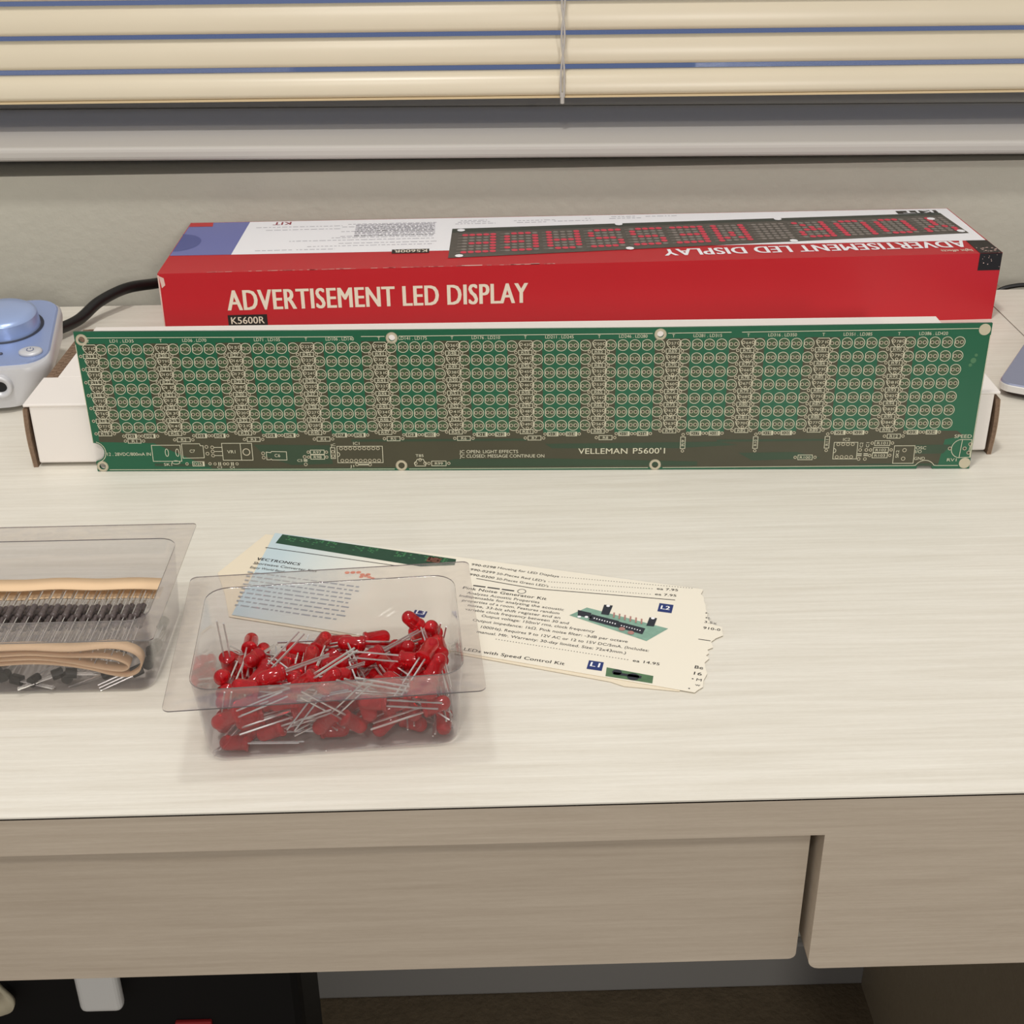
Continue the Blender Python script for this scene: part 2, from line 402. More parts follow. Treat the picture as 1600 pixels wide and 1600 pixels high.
MB().lathe([(0.0, 0.0001), (0.0232, 0.0001), (0.0234, 0.0004), (0.0, 0.0005)], 48, 'Z', 0, Matrix.Translation(Vector(toppt(kx, ky)))@tiltm).build('knob_shade_disc', mat('knob_painted_shade', srgb(60, 66, 84), 0.6), vc)  # dark disc painted as the shade around the knob's foot
bx, by = -0.0128, -0.0285
btn = MB().lathe([(0.0, 0.0), (0.0072, 0.0), (0.0070, 0.0014), (0.0058, 0.0020), (0.0, 0.0022)], 28, 'Z', 0, Matrix.Translation(Vector(toppt(bx, by)))@tiltm@Matrix.Diagonal((1, 0.8, 1, 1))).build('power_button', SILV, vc)
pm = MB(); Mi = Matrix.Translation(Vector(toppt(bx, by)))@tiltm@Matrix.Translation((0, 0, 0.00235))
ic = MB(); ic.stroke([(0.0021*math.sin(a), 0.0021*math.cos(a)) for a in [math.radians(40+k*28) for k in range(11)]], 0.0005); ic.stroke([(0, 0.0007), (0, 0.0026)], 0.0005)
pm.add([tuple(Mi @ Vector(v)) for v in ic.v], ic.f)
pm.build('power_symbol', mat('symbol_grey', srgb(92, 104, 140), 0.5), btn)
MB().lathe([(0.0, 0.0), (0.0013, 0.0), (0.0011, 0.0007), (0.0, 0.0010)], 16, 'Z', 0, Matrix.Translation(Vector(toppt(-0.0305, -0.0275)))@tiltm).build('indicator_light', mat('indicator_dark', srgb(70, 74, 92), 0.3), vc)
jk = MB(); Mj = Matrix.Translation((-0.0300, -0.0485, 0.0178))
jk.lathe([(0.0034, 0.004), (0.0040, -0.0018), (0.0066, -0.0022), (0.0072, -0.0012), (0.0072, 0.006)], 28, 'Y', 0, Mj)
jack = jk.build('headphone_socket', SILV, vc)
MB().lathe([(0.0, 0.001), (0.0039, 0.001)], 24, 'Y', 0, Mj).build('socket_hole', mat('hole_black', srgb(8, 8, 10), 0.6), jack)
for fx, fy2 in ((-0.03, -0.03), (-0.13, -0.03), (-0.03, 0.028), (-0.13, 0.028)):
    MB().lathe([(0, 0), (0.006, 0), (0.006, 0.004), (0, 0.004)], 16, 'Z', 0, Matrix.Translation((fx, fy2, 0))).build('rubber_foot', BLK, vc)
ca = MB().tube(spline([(-0.305, 0.860, 0.012), (-0.295, 0.874, 0.0080), (-0.284, 0.897, 0.0072), (-0.2740, 0.918, 0.0128), (-0.2600, 0.940, 0.0150), (-0.2470, 0.965, 0.0100), (-0.236, 0.990, 0.003), (-0.228, 1.009, -0.012), (-0.21, 1.014, -0.05), (-0.19, 1.014, -0.16)], 8), 0.0040, 12)
tag(ca.build('power_cable', mat('black_cable', srgb(18, 18, 18), 0.45)), 'thick black cable arching from the controller to behind the red carton', 'cable')
cb = MB().tube(spline([(0.372, 0.9500, -0.03), (0.385, 0.9500, -0.006), (0.400, 0.9505, 0.0012), (0.43, 0.9500, 0.0016), (0.52, 0.9500, 0.0014), (0.62, 0.9505, 0.0010), (0.66, 0.952, -0.03)], 7), 0.0017, 10)
tag(cb.build('thin_cable', mat('black_cable', srgb(18, 18, 18), 0.45)), 'thin black cable along the rear desk edge right of the red carton', 'cable')

# ---------------------------------------------------------------- laptop corner at the right
lp = empty('laptop', (0.3150, 0.7480, 0.0), math.radians(-32))
tag(lp, 'closed grey laptop whose rounded corner enters at the right edge', 'laptop')
# local: corner near origin, extends +x and +y
def lo(ins, z): return rr(0.30-2*ins, 0.21-2*ins, 0.0085, z, 6, 0.15, 0.105)
MB().loft([lo(0.004, 0.0012), lo(0.0025, 0.003), lo(0.0005, 0.0042)], 0, True).build('base_shell', mat('laptop_dark', srgb(58, 48, 46), 0.5), lp)
MB().loft([lo(0.0, 0.0043), lo(0.0, 0.0082), lo(0.0003, 0.0086)], 0, False).build('edge_band', mat('laptop_silver', srgb(222, 220, 218), 0.35, 0.5, metal=0.2), lp)
MB().loft([lo(0.0003, 0.0087), lo(0.0009, 0.0096)], 0, False).build('lid', mat('laptop_grey_blue_light', srgb(146, 152, 176), 0.4, 0.5, metal=0.3), lp)  # lid grey tinted to hold blue monitor light
for fx, fy2 in ((0.02, 0.02), (0.28, 0.02), (0.02, 0.19), (0.28, 0.19)):
    MB().lathe([(0, 0), (0.005, 0), (0.005, 0.0013), (0, 0.0013)], 14, 'Z', 0, Matrix.Translation((fx, fy2, 0))).build('rubber_foot', BLK, lp)
# ---------------------------------------------------------------- red carton at the back
RED = mat('carton_red', srgb(190, 28, 40), 0.33, 0.5, mottled=0.03, mscale=25)
WHT = mat('print_white', srgb(246, 246, 250), 0.38)
CREAMP = mat('print_cream', srgb(232, 222, 204), 0.4)
BLACKP = mat('print_black', srgb(22, 20, 20), 0.35)
GREYP = mat('print_grey', srgb(182, 180, 188), 0.5)
BLUEP = mat('print_blue', srgb(112, 118, 176), 0.38)
BLUED = mat('print_dark_blue', srgb(84, 92, 150), 0.38)
rc = empty('display_carton', (-0.218, 0.8705, 0.0), math.atan2(13.5, 578.5))
tag(rc, 'long red display kit carton with white lettering, at the rear of the desk', 'box')
Lc, Hc = 0.5787, 0.048
def cl(X, Y):
    dx, dyy = X*mm+0.218, Y*mm-0.8705; c, s = math.cos(0.02333), math.sin(0.02333)
    return (dx*c+dyy*s, -dx*s+dyy*c)
foot = [(0.0, 0.0), (Lc, 0.0), (0.5788, 0.114), (0.0029, 0.1225)]
MB().loft([[(p[0], p[1], z) for p in foot] for z in (0.0, Hc)], 0, False).build('carton', RED, rc, bevel=0.0008, seg=2)
ZT = Hc+0.00012
bL, bR = cl(-218.9, 910.5)[1], cl(344.8, 913.7)[1]
def bnd(x): return bL+(bR-bL)*x/0.5627
def bk(x): return 0.1222-0.0085*x/Lc
tp = MB()
tp.poly([(0.0442, bnd(0.0442)), (0.5775, bnd(0.5775)), (0.5780, bk(0.578)-0.0006), (0.0475, bk(0.0475)-0.0006)], ZT)
tp.build('white_panel', WHT, rc)
tp = MB(); tp.poly([(0.0015, bnd(0)), (0.0442, bnd(0.0442)), (0.0475, bk(0.0475)-0.0006), (0.0035, bk(0)-0.0006)], ZT)
bp_ = tp.build('blue_panel', BLUEP, rc)
q = MB(); q.poly([(0.0018, 0.051)]+[(0.0018+0.0165*math.sin(a), 0.071-0.021*math.cos(a)) for a in [math.radians(k*12) for k in range(16)]]+[(0.0026, 0.089)], ZT+0.0001)
q.build('printed_oval', BLUED, bp_)
q = MB(); q.poly([(0.0035, bk(0)-0.011), (0.021, bk(0)-0.0115), (0.020, bk(0)-0.0008), (0.0035, bk(0)-0.0008)], ZT+0.0001)
q.build('red_tab', RED, bp_)
# big front lettering and code plate
fl = MB(); fl.text('ADVERTISEMENT LED DISPLAY', 0, 0, 0.2055, 0.0145, 0, 0, 0.024)
ft = fl.build('front_lettering', CREAMP, rc, loc=(0.0445, -0.00015, 0.0210), rot=(math.pi/2, 0, 0))
MB().rect(0, 0, 0.0268, 0.0078).build('code_plate', BLACKP, rc, loc=(0.0438, -0.00012, 0.0098), rot=(math.pi/2, 0, 0))
MB().text('K5600R', 0, 0, 0.0228, 0.0050, 0, 0, 0.014).build('code_lettering', CREAMP, rc, loc=(0.0458, -0.0002, 0.0112), rot=(math.pi/2, 0, 0))
# black corner plate wrapping top and front
q = MB(); q.poly([(0.5625, 0.0), (Lc-0.0004, 0.0), (Lc-0.0004, bnd(Lc)), (0.5632, bnd(0.563))], ZT+0.0001)
q.add([(0.5625, -0.0001, Hc), (0.5625, -0.0001, Hc-0.0122), (Lc-0.0004, -0.0001, Hc-0.0122), (Lc-0.0004, -0.0001, Hc)], [(0, 1, 2, 3)])
q.build('black_corner', BLACKP, rc)
# scuffs of bare board
sc_ = MB(); R9 = random.Random(3)
for k in range(60):
    x = R9.uniform(0.03, 0.27); l = R9.uniform(0.0005, 0.006)
    sc_.rect(x, 0.0, x+l, R9.uniform(0.0003, 0.0008), ZT+0.0001)
for x, l, w in ((0.205, 0.014, 0.0016), (0.238, 0.02, 0.001), (0.252, 0.006, 0.0018), (0.120, 0.01, 0.0009)):
    sc_.rect(x, 0.0, x+l, w, ZT+0.0001)
for k in range(14):
    x = 0.5640+R9.random()*0.0142; y = R9.uniform(0.0, 0.012); s = R9.uniform(0.0002, 0.0007)
    sc_.rect(x, y, x+s, y+s*R9.uniform(.5, 2), ZT+0.0002)
for k in range(8):
    a = k/8*6.28; sc_.rect(0.571+0.0045*math.cos(a), 0.0075+0.004*math.sin(a), 0.5725+0.0045*math.cos(a), 0.0086+0.004*math.sin(a), ZT+0.0002)
for k in range(10):
    x = 0.5640+R9.random()*0.0135; zz = Hc-R9.uniform(0.001, 0.011); s = R9.uniform(0.0003, 0.0008)
    sc_.add([(x, -0.0002, zz), (x, -0.0002, zz-s), (x+s, -0.0002, zz-s), (x+s, -0.0002, zz)], [(0, 1, 2, 3)])
sc_.add([(0, -0.0002, 0.001), (0.0007, -0.0002, 0.001), (0.0010, -0.0002, 0.047), (0, -0.0002, 0.047)], [(0, 1, 2, 3)])
sc_.add([(0.002, -0.0002, 0.038), (0.0045, -0.0002, 0.040), (0.0040, -0.0002, 0.045), (0.0010, -0.0002, 0.0465)], [(0, 1, 2, 3)])
sc_.build('worn_edges', mat('bare_board', srgb(222, 190, 180), 0.7), rc)
# upside-down lettering on the top
A = cl(341.5, 913.5); B = cl(126.8, 905.5)
ang = math.atan2(B[1]-A[1], B[0]-A[0])
tl = MB(); tl.text('ADVERTISEMENT LED DISPLAY', A[0], A[1]-0.0005, math.dist(A, B), 0.0150, ZT+0.00012, ang, 0.022)
tl.build('top_lettering', WHT, rc)
A = cl(341.3, 893.0); B = cl(319.5, 888.0)
MB().text('light effects', A[0], A[1], 0.0218, 0.0050, ZT+0.00012, math.pi, 0.01).build('small_lettering', CREAMP, rc)
A = cl(-36.2, 915.4)
MB().rect(A[0]-0.0262, A[1]-0.0085, A[0], A[1]+0.001, ZT+0.0001).build('code_plate', BLACKP, rc)
MB().text('K5600R', A[0]-0.0014, A[1]-0.0006, 0.0232, 0.0062, ZT+0.0002, math.pi, 0.014).build('code_lettering', CREAMP, rc)
gt = MB(); GR = random.Random(5)
def tiny(x0, x1, y):
    x = x0
    while x < x1:
        w = GR.uniform(0.0012, 0.0050); gt.rect(x, y, min(x+w, x1), y+0.0012, ZT+0.0001); x += w+0.0011
for (a, b, yy) in tuple((0.128-0.01*(k % 5 == 0), 0.187, 0.0765+k*0.0024) for k in range(13))+((0.060, 0.086, 0.046), (0.089, 0.116, 0.046), (0.096, 0.186, 0.053), (0.118, 0.188, 0.059), (0.082, 0.186, 0.067), (0.112, 0.186, 0.073), (0.128, 0.186, 0.0765), (0.128, 0.186, 0.085), (0.128, 0.186, 0.0885), (0.130, 0.186, 0.092), (0.062, 0.118, 0.0965), (0.130, 0.186, 0.0955), (0.130, 0.186, 0.099), (0.054, 0.118, 0.104), (0.128, 0.186, 0.104), (0.122, 0.188, 0.1075),
                   (0.202, 0.232, 0.1015), (0.204, 0.228, 0.106), (0.206, 0.226, 0.110), (0.246, 0.278, 0.1065), (0.248, 0.270, 0.1015), (0.276, 0.306, 0.103), (0.300, 0.304, 0.1085), (0.318, 0.342, 0.1065), (0.320, 0.338, 0.111), (0.346, 0.370, 0.110)):
    tiny(a, b, yy)
gt.build('fine_print', GREYP, rc)
MB().text('KIT', 0.079, bk(0.07)-0.0030, 0.0135, 0.0075, ZT+0.0001, math.pi, 0.02).build('red_lettering', mat('print_maroon', srgb(150, 60, 70), 0.5), rc)
# printed photograph of a lit display, upside down
Q = [cl(-22.6, 893.5), cl(352.5, 931.5), cl(348.0, 984.5), cl(-20.5, 964.5)]
def qd(u, v):
    a = [Q[0][k]+(Q[1][k]-Q[0][k])*u for k in (0, 1)]; b = [Q[3][k]+(Q[2][k]-Q[3][k])*u for k in (0, 1)]
    return (a[0]+(b[0]-a[0])*v, a[1]+(b[1]-a[1])*v)
pic = MB().poly(Q, ZT+0.00016).build('display_picture', mat('picture_olive', srgb(84, 80, 74), 0.38, mottled=0.35, mscale=160), rc)
pk = MB(); PD = MB(); WD = MB()
pk.poly([qd(0.0, 0.86), qd(1.0, 0.90), qd(1.0, 1.0), qd(0.0, 1.0)], ZT+0.0002)
FONT5 = {'Y': '10001 10001 01010 00100 00100 00100 00100', 'O': '01110 10001 10001 10001 10001 10001 01110', 'U': '10001 10001 10001 10001 10001 10001 01110',
         'R': '11110 10001 10001 11110 10100 10010 10001', 'M': '10001 11011 10101 10101 10001 10001 10001', 'E': '11111 10000 10000 11110 10000 10000 11111',
         'S': '01111 10000 10000 01110 00001 00001 11110', 'A': '01110 10001 10001 11111 10001 10001 10001', 'G': '01110 10001 10000 10111 10001 10001 01110', ' ': '00000 00000 00000 00000 00000 00000 00000'}
def dot(mb, u, v, su, sv, z):
    c = qd(u, v); mb.poly([(c[0]+su*math.cos(a), c[1]+sv*math.sin(a)) for a in [k*math.pi/4 for k in range(8)]], z)
for g, chr_ in enumerate('YOUR MESSAGE'):
    rows = FONT5[chr_].split()
    for r in range(7):
        for c in range(5):
            u = 1-(g*6+c+1.0)/73.0; v = 0.16+r*0.098
            if rows[r][c] == '1': dot(PD, u, v, 0.0024, 0.0029, ZT+0.0003)
            else: dot(WD, u, v, 0.0021, 0.0022, ZT+0.00026)
    for r in range(7):
        v = 0.16+r*0.098; u = 1-(g*6+6.0)/73.0
        a, b = qd(u, v), qd(u+0.0085, v)
        WD.stroke([a, b], 0.0012, False, ZT+0.00026)
pk.build('picture_edge_band', mat('picture_green', srgb(54, 62, 56), 0.38), pic)
PD.build('lit_dots', mat('picture_red', srgb(212, 66, 86), 0.4), pic)
WD.build('unlit_dots', mat('picture_grey', srgb(134, 126, 120), 0.4), pic)
q = MB()
for u, v in ((0.02, 0.05), (0.018, 0.93), (0.335, 0.965), (0.34, 0.03), (0.66, 0.96), (0.655, 0.02), (0.99, 0.10), (0.965, 0.72)):
    dot(q, u, v, 0.0030, 0.0034, ZT+0.0004)
q.build('picture_hole_marks', WHT, pic)
A = cl(346.0, 990.5)
kt = MB(); kt.rect(A[0]-0.030, A[1]-0.0060, A[0]+0.001, A[1]+0.0015, ZT+0.0003); kb = kt.build('kit_plate', BLACKP, rc)
MB().text('KIT', A[0]-0.002, A[1]+0.0008, 0.024, 0.0062, ZT+0.0004, math.pi, 0.03).build('kit_lettering', WHT, kb)

# ---------------------------------------------------------------- white inner box
WCARD = mat('white_card', srgb(234, 228, 222), 0.55, 0.35)
KRAFT = mat('kraft_corrugated', srgb(128, 106, 88), 0.85, 0.2, bump=0.6, bscale=500, mottled=0.25, mscale=300)
wx = empty('white_box', (-0.2515, 0.6755, 0.0), math.atan2(-8.5, 533))
tag(wx, 'low white cardboard box lying lengthwise behind the green circuit board', 'box')
MB().box(0.0022, 0.5325, 0.0, 0.120, 0.0022, 0.0370).build('carton', WCARD, wx, bevel=0.0012, seg=2)
MB().box(-0.0006, 0.5352, -0.0006, 0.0385, 0.0366, 0.0382).build('front_flap', WCARD, wx, bevel=0.0005)
MB().box(0.0075, 0.5350, 0.0388, 0.1205, 0.0362, 0.0382).build('lid_panel', WCARD, wx, bevel=0.0004)
ke = MB(); n = 60
ke.box(0.0000, 0.0072, 0.0388, 0.119, 0.0355, 0.0372)
for k in range(34):
    y = 0.0395+k*0.00235; ke.box(0.0008+(k % 2)*0.003, 0.0036+(k % 2)*0.003, y, y+0.0013, 0.0372, 0.0376)
ke.build('corrugated_edge', KRAFT, wx)
def endflap(x0, s, name):
    prof = []
    for k in range(9):
        z = 0.0+k/8*(0.0355 if s < 0 else 0.0335); b = 0.0009*math.sin(math.pi*k/8)
        prof.append((x0+s*(b+0.0004), z))
    f = MB()
    f.loft([[(p[0], y, p[1]) for p in prof]+[(p[0]+s*0.0020, y, p[1]) for p in prof[::-1]] for y in (-0.0004, 0.110)], 0, True)
    o = f.build(name, KRAFT, wx)
    g = MB(); g.loft([[(p[0]+s*0.0020, y, p[1]) for p in prof]+[(p[0]+s*0.0024, y, p[1]) for p in prof[::-1]] for y in (-0.0006, 0.110)], 0, True)
    g.build('paper_liner', mat('kraft_liner', srgb(150, 128, 106), 0.7), o)
    return o
endflap(0.0018, -1, 'end_flap'); endflap(0.5330, 1, 'end_flap')

# ---------------------------------------------------------------- green circuit board
SOLDER = mat('solder_mask', srgb(22, 90, 62), 0.30, 0.5, mottled=0.10, mscale=18)
COPPER = mat('masked_copper', srgb(66, 64, 46), 0.32, 0.5, mottled=0.18, mscale=30)
OLIVE = mat('masked_track', srgb(46, 68, 48), 0.32, 0.5, mottled=0.15, mscale=30)
SILK = mat('silkscreen_ink', srgb(206, 203, 178), 0.6)
TIN = mat('tinned_pad', srgb(192, 184, 160), 0.4, 0.5, metal=0.2)
HOLE = mat('drilled_hole', srgb(66, 66, 48), 0.7)
LEAN = math.radians(4)
Ux = Vector((479, -19, 0)).normalized(); Nf = Vector((Ux.y, -Ux.x, 0))
Vx = Vector((0, 0, 1))*math.cos(LEAN)-Nf*math.sin(LEAN); Nx = Ux.cross(Vx)
Mp = Matrix((Ux, Vx, Nx)).transposed().to_4x4(); Mp.translation = Vector((-0.213, 0.668, 0.0002))
pcb = empty('circuit_board', mat4=Mp)
tag(pcb, 'long unpopulated green printed circuit board standing upright against the white box', 'circuit board')
def arc(cx, cy, r, a0, a1, n=12):
    return [(cx+r*math.cos(math.radians(a0+(a1-a0)*k/n)), cy+r*math.sin(math.radians(a0+(a1-a0)*k/n))) for k in range(n+1)]
outline = [(-4.5, 80.0), (-2.75, 16.8)]+arc(-2.4, 11.4, 5.4, 86, -80)+[(-2.4, 5.8), (-2.3, 0)]+[(449.5, 0)]+arc(454.8, -1.2, 4.6, 166, 14)+[(460.1, 0), (479.4, 0), (481.0, 82.4), (300, 80.7), (120, 80.0)]
holes = [(-3.0+2.4, 76.2-.6), (0.9, 2.9), (164.8, 75.9), (166.9, 2.9), (307.1, 77.2), (306.8, 2.9), (477.3, 79.0), (476.5, 3.3)]
cu = bpy.data.curves.new('board', 'CURVE'); cu.dimensions = '2D'; cu.fill_mode = 'BOTH'; cu.extrude = 0.0008
def add_sp(pts):
    sp = cu.splines.new('POLY'); sp.points.add(len(pts)-1); sp.use_cyclic_u = True
    for p, q in zip(sp.points, pts): p.co = (q[0]*mm, q[1]*mm, 0, 1)
add_sp(outline)
for hx, hy in holes[:6]: add_sp(arc(hx, hy, 1.75, 0, 345, 23))
ob = bpy.data.objects.new('tmp', cu); COL.objects.link(ob)
dg = bpy.context.evaluated_depsgraph_get(); dg.update()
me = bpy.data.meshes.new_from_object(ob.evaluated_get(dg)); bpy.data.objects.remove(ob)
me.transform(Matrix.Translation((0, 0, -0.0008))); me.name = 'board'; me.materials.clear(); me.materials.append(SOLDER)
bo = bpy.data.objects.new('board', me); COL.objects.link(bo); bo.parent = pcb

Z0, Z1, Z2, Z3 = 0.00006, 0.00012, 0.00018, 0.00024
S_ = lambda pts: [(p[0]*mm, p[1]*mm) for p in pts]
def grid(g, c, r):
    un = 39.127*g+6.4*c; t = un/462.0
    u = 9+un-1.9*math.sin(math.pi*min(1, t**1.25))+(r/6.0)*(2.2*(1-t)-1.1*t)
    return (u, (70.0-7.37*r)*(1+0.032*t)), t
led_c = MB(); cop = MB(); oli = MB()
for g in range(12):
    a, _ = grid(g, 0, 0); b, _ = grid(g, 0, 6)
    xl = -15.8 if g else -9.4
    cop.poly(S_([(a[0]+xl, a[1]+3.3), (a[0]+2.6, a[1]+3.3), (b[0]+2.8, b[1]-5.6), (b[0]+xl, b[1]-5.6)]), Z0)
    for r in range(7):
        for c in range(5):
            p, _ = grid(g, c, r)
            led_c.disc(p[0]*mm, p[1]*mm, 2.65*mm, 12, Z0+0.00001*(c+1))
cop.poly(S_([(1, 22.6), (30, 22.8), (120, 21.6), (300, 21.8), (436, 22.6), (470, 22.2), (474, 19.4), (464, 17.2), (462, 1.6), (300, 1.5), (116, 1.4), (62, 1.5), (31, 16.6), (1, 17.4)]), Z0*0.6)
for pts in ([(30, 3.0), (62, 2.4), (62, 4.0), (30, 4.6)], [(86, 15.5), (128, 15.0), (129, 4.0), (106, 3.4), (92, 8.5)], [(182, 2.0), (196, 6.6), (250, 6.8), (330, 4.8), (330, 2.2)], [(246, 15.4), (340, 16.4), (352, 14.4), (318, 12.6), (250, 12.8)],
            [(340, 17.6), (400, 17.8), (400, 16.6), (340, 16.2)], [(352, 9.8), (384, 10.2), (398, 6.4), (360, 5.2)], [(418, 3.0), (462, 3.2), (462, 1.8), (420, 1.8)], [(448, 14.0), (468, 14.2), (464, 9.0), (449, 8.8)], [(140, 18.4), (236, 18.6), (236, 17.2), (140, 17.0)]):
    oli.poly(S_(pts), Z0*1.5)
cop.build('copper_areas', COPPER, bo); led_c.build('copper_lands', mat('masked_lands', srgb(60, 82, 54), 0.32, mottled=0.15, mscale=60), bo)
oli.build('copper_tracks', OLIVE, bo)

sl = MB(); co = MB(); tx = MB(); pads = MB(); hol = MB()
def pad(x, y, r=0.86, w=0.34):
    pads.ring(x*mm, y*mm, r*mm, w*mm, 10, Z1); hol.disc(x*mm, y*mm, (r-w*0.45)*mm, 8, Z0+0.00007)
LW = 0.32*mm
def outl_rect(mb, x0, y0, x1, y1, w=LW): mb.stroke(S_([(x0, y0), (x1, y0), (x1, y1), (x0, y1)]), w, True, Z2)
def res(x, y, name, half=3.55, hh=1.2, pd=5.0, band=False, hx=1.5):
    outl_rect(co, x-half, y-hh, x+half, y+hh)
    pad(x-pd, y, .72, .36); pad(x+pd, y, .72, .36)
    if band: co.rect((x+half-0.9)*mm, (y-hh)*mm, (x+half)*mm, (y+hh)*mm, Z2)
    tx.text(name, (x-(0.4 if band else 0))*mm, (y-0.75)*mm, min(1.45*len(name), 2*half-1.2)*mm, hx*mm, Z3, 0, 0.0, 0, 'C')
for g in range(12):
    for r in range(7):
        for c in range(5):
            (x, y), t = grid(g, c, r)
            D = arc(x, y, 2.92, 146, -146, 20)
            sl.stroke(S_(D), LW, True, Z1)
            pad(x-1.25, y, .86, .30); pad(x+1.25, y, .92, .32)
        (x, y), t = grid(g, 0, r)
        tx0, ty0 = x-5.9, y+0.35
        co.stroke(S_([(tx0-2.8, ty0+2.5), (tx0+2.8, ty0+2.5), (tx0+3.9, ty0+1.1), (tx0+3.2, ty0-0.7), (tx0+1.1, ty0-2.9), (tx0-1.1, ty0-2.9), (tx0-3.2, ty0-0.7), (tx0-3.9, ty0+1.1)]), LW, True, Z2)
        pad(tx0-2.55, ty0+0.5, .7, .36); pad(tx0+2.55, ty0+0.5, .7, .36); pad(tx0, ty0-1.9, .7, .36)
        nm = str(1+7*g+r)
        tx.text(('T' if len(nm) == 1 else '')+nm, tx0*mm, (ty0-0.35)*mm, 2.6*mm, 1.5*mm, Z3, 0, 0, 0, 'C')
        res(x-6.3, y-3.55, 'R%d' % (13+7*g+r))
    (x, y), t = grid(g, 0, 0)
    tx.text('LD%d . LD%d' % (35*g+1, 35*g+35), (x+11.8)*mm, (y+4.1)*mm, (12.8+1.1*min(2, (35*g+1 > 99)+(35*g+35 > 99)))*mm, 1.75*mm, Z3, 0, 0, 0, 'C')
    tx.text('T', (x-6.2)*mm, (y+4.0)*mm, 1.4*mm, 1.75*mm, Z3, 0, 0, 0, 'C')
    (x6, y6), t = grid(g, 0, 6)
    res(x6+8.0, y6-5.0, 'D%d' % (2*g+1), 2.9, 1.15, 4.2, True); res(x6+18.2, y6-5.0, 'D%d' % (2*g+2), 2.9, 1.15, 4.2, True)
    if g == 0: res(x6+9.3, y6-7.9, 'R1')
    elif g in (8, 9, 10):
        ux = {8: 321.5, 9: 361.1, 10: 400.1}[g]
        outl_rect(co, ux-1.25, 12.4, ux+1.25, 19.2); pad(ux, 20.6, .72, .36); pad(ux, 11.0, .72, .36)
        tx.text('R%d' % (g+1), (ux+0.75)*mm, (15.8-1.9)*mm, 3.6*mm, 1.5*mm, Z3, math.pi/2)
    else: res(x6-2.0, y6-7.3, 'R%d' % (g+1))
# border lines
for pts in ([(2, 76.7), (144, 76.7)], [(148.5, 76.8), (161, 76.8)], [(168.5, 76.9), (303, 77.7)], [(311, 77.8), (344.5, 78.2)], [(350, 78.2), (474, 79.6)], [(4.5, 0.95), (163, 0.85)], [(171, 0.85), (303, 1.2)], [(311, 1.2), (448.5, 1.9)], [(461, 1.9), (473, 1.9)]):
    co.stroke(S_(pts), 0.34*mm, False, Z2)
co.stroke(S_(arc(-2.4, 11.4, 6.2, 75, -70)), 0.34*mm, False, Z2)
co.stroke(S_([(448.5, 1.9)]+arc(454.8, -0.8, 5.8, 150, 30)+[(461, 1.9)]), 0.34*mm, False, Z2)
co.stroke(S_([(-4.2, 73), (-2.5, 17)]), 0.34*mm, False, Z2); co.stroke(S_([(479.1, 6.5), (480.6, 76)]), 0.34*mm, False, Z2)
# lower components
outl_rect(co, 29.5, 5.9, 45.3, 15.4)
for cx_ in (37.6, 43.4): co.stroke(S_([(cx_+0.9*math.cos(a), 11.0+2.2*math.sin(a)) for a in [k*math.pi/7 for k in range(14)]]), LW, True, Z2)
co.stroke(S_([(42+2.2*math.cos(a), 5.2+1.0*math.sin(a)) for a in [k*math.pi/7 for k in range(14)]]), LW, True, Z2)
tx.text('SK1', 35.2*mm, 3.2*mm, 4.4*mm, 1.7*mm, Z3)
tx.text('12 . 28VDC/800mA IN', 4.4*mm, 9.3*mm, 24.2*mm, 1.9*mm, Z3)
co.stroke(S_([(46.2, 7.7), (58, 7.9), (58, 15), (56.5, 15), (56.2, 16.2), (46.2, 16.2)]), LW, True, Z2); pad(59.8, 14.3); pad(60.0, 10.3)
tx.text('C7', 51.8*mm, 11*mm, 2.9*mm, 1.8*mm, Z3, 0, 0, 0, 'C')
outl_rect(co, 68.4, 6.4, 84.9, 16.4); co.stroke(S_([(78.6, 6.4), (78.6, 16.4)]), LW, False, Z2)
tx.text('VR1', 73.3*mm, 10.5*mm, 4.5*mm, 1.9*mm, Z3, 0, 0, 0, 'C'); pads.ring(81.6*mm, 11.2*mm, 1.9*mm, .5*mm, 20, Z1); hol.disc(81.6*mm, 11.2*mm, 1.6*mm, 18, Z0+0.00007)
for y in (14.0, 11.6, 9.2): co.stroke(S_([(64.0, y), (68.4, y)]), LW, False, Z2); pad(63.0, y)
res(54.4, 4.3, 'D25', 3.2, 1.3, 6.4, True)
for x in (66.2, 73.2):
    pad(x-2.6, 4.2, .7); pad(x+2.6, 4.2, .7); co.rect((x-.7)*mm, 3.2*mm, (x-.25)*mm, 5.2*mm, Z2); co.rect((x+.25)*mm, 3.2*mm, (x+.7)*mm, 5.2*mm, Z2)
tx.text('C3', 66*mm, 1.5*mm, 2.6*mm, 1.4*mm, Z3, 0, 0, 0, 'C'); tx.text('C4', 73*mm, 1.5*mm, 2.6*mm, 1.4*mm, Z3, 0, 0, 0, 'C')
co.stroke(S_([(92.6, 6.6), (94.5, 6.6), (95, 7.1), (95.5, 6.5), (103.7, 6.4), (103.7, 11.3), (95.5, 11.5), (95, 10.8), (92.6, 11.2)]), LW, True, Z2); pad(90.8, 10.4); pad(90.9, 7.9)
tx.text('C6', 98.6*mm, 8.2*mm, 3.0*mm, 1.9*mm, Z3, 0, 0, 0, 'C')
res(120.8, 11.0, 'R97', 3.8, 1.25, 5.0); res(120.8, 8.1, 'R98', 3.8, 1.25, 5.0)
pad(113.6, 8.2); pad(113.9, 3.8); co.rect(112.9*mm, 5.5*mm, 115*mm, 6.0*mm, Z2); co.rect(112.9*mm, 6.3*mm, 115*mm, 6.8*mm, Z2); tx.text('C5', 109.4*mm, 5.4*mm, 2.8*mm, 1.5*mm, Z3)
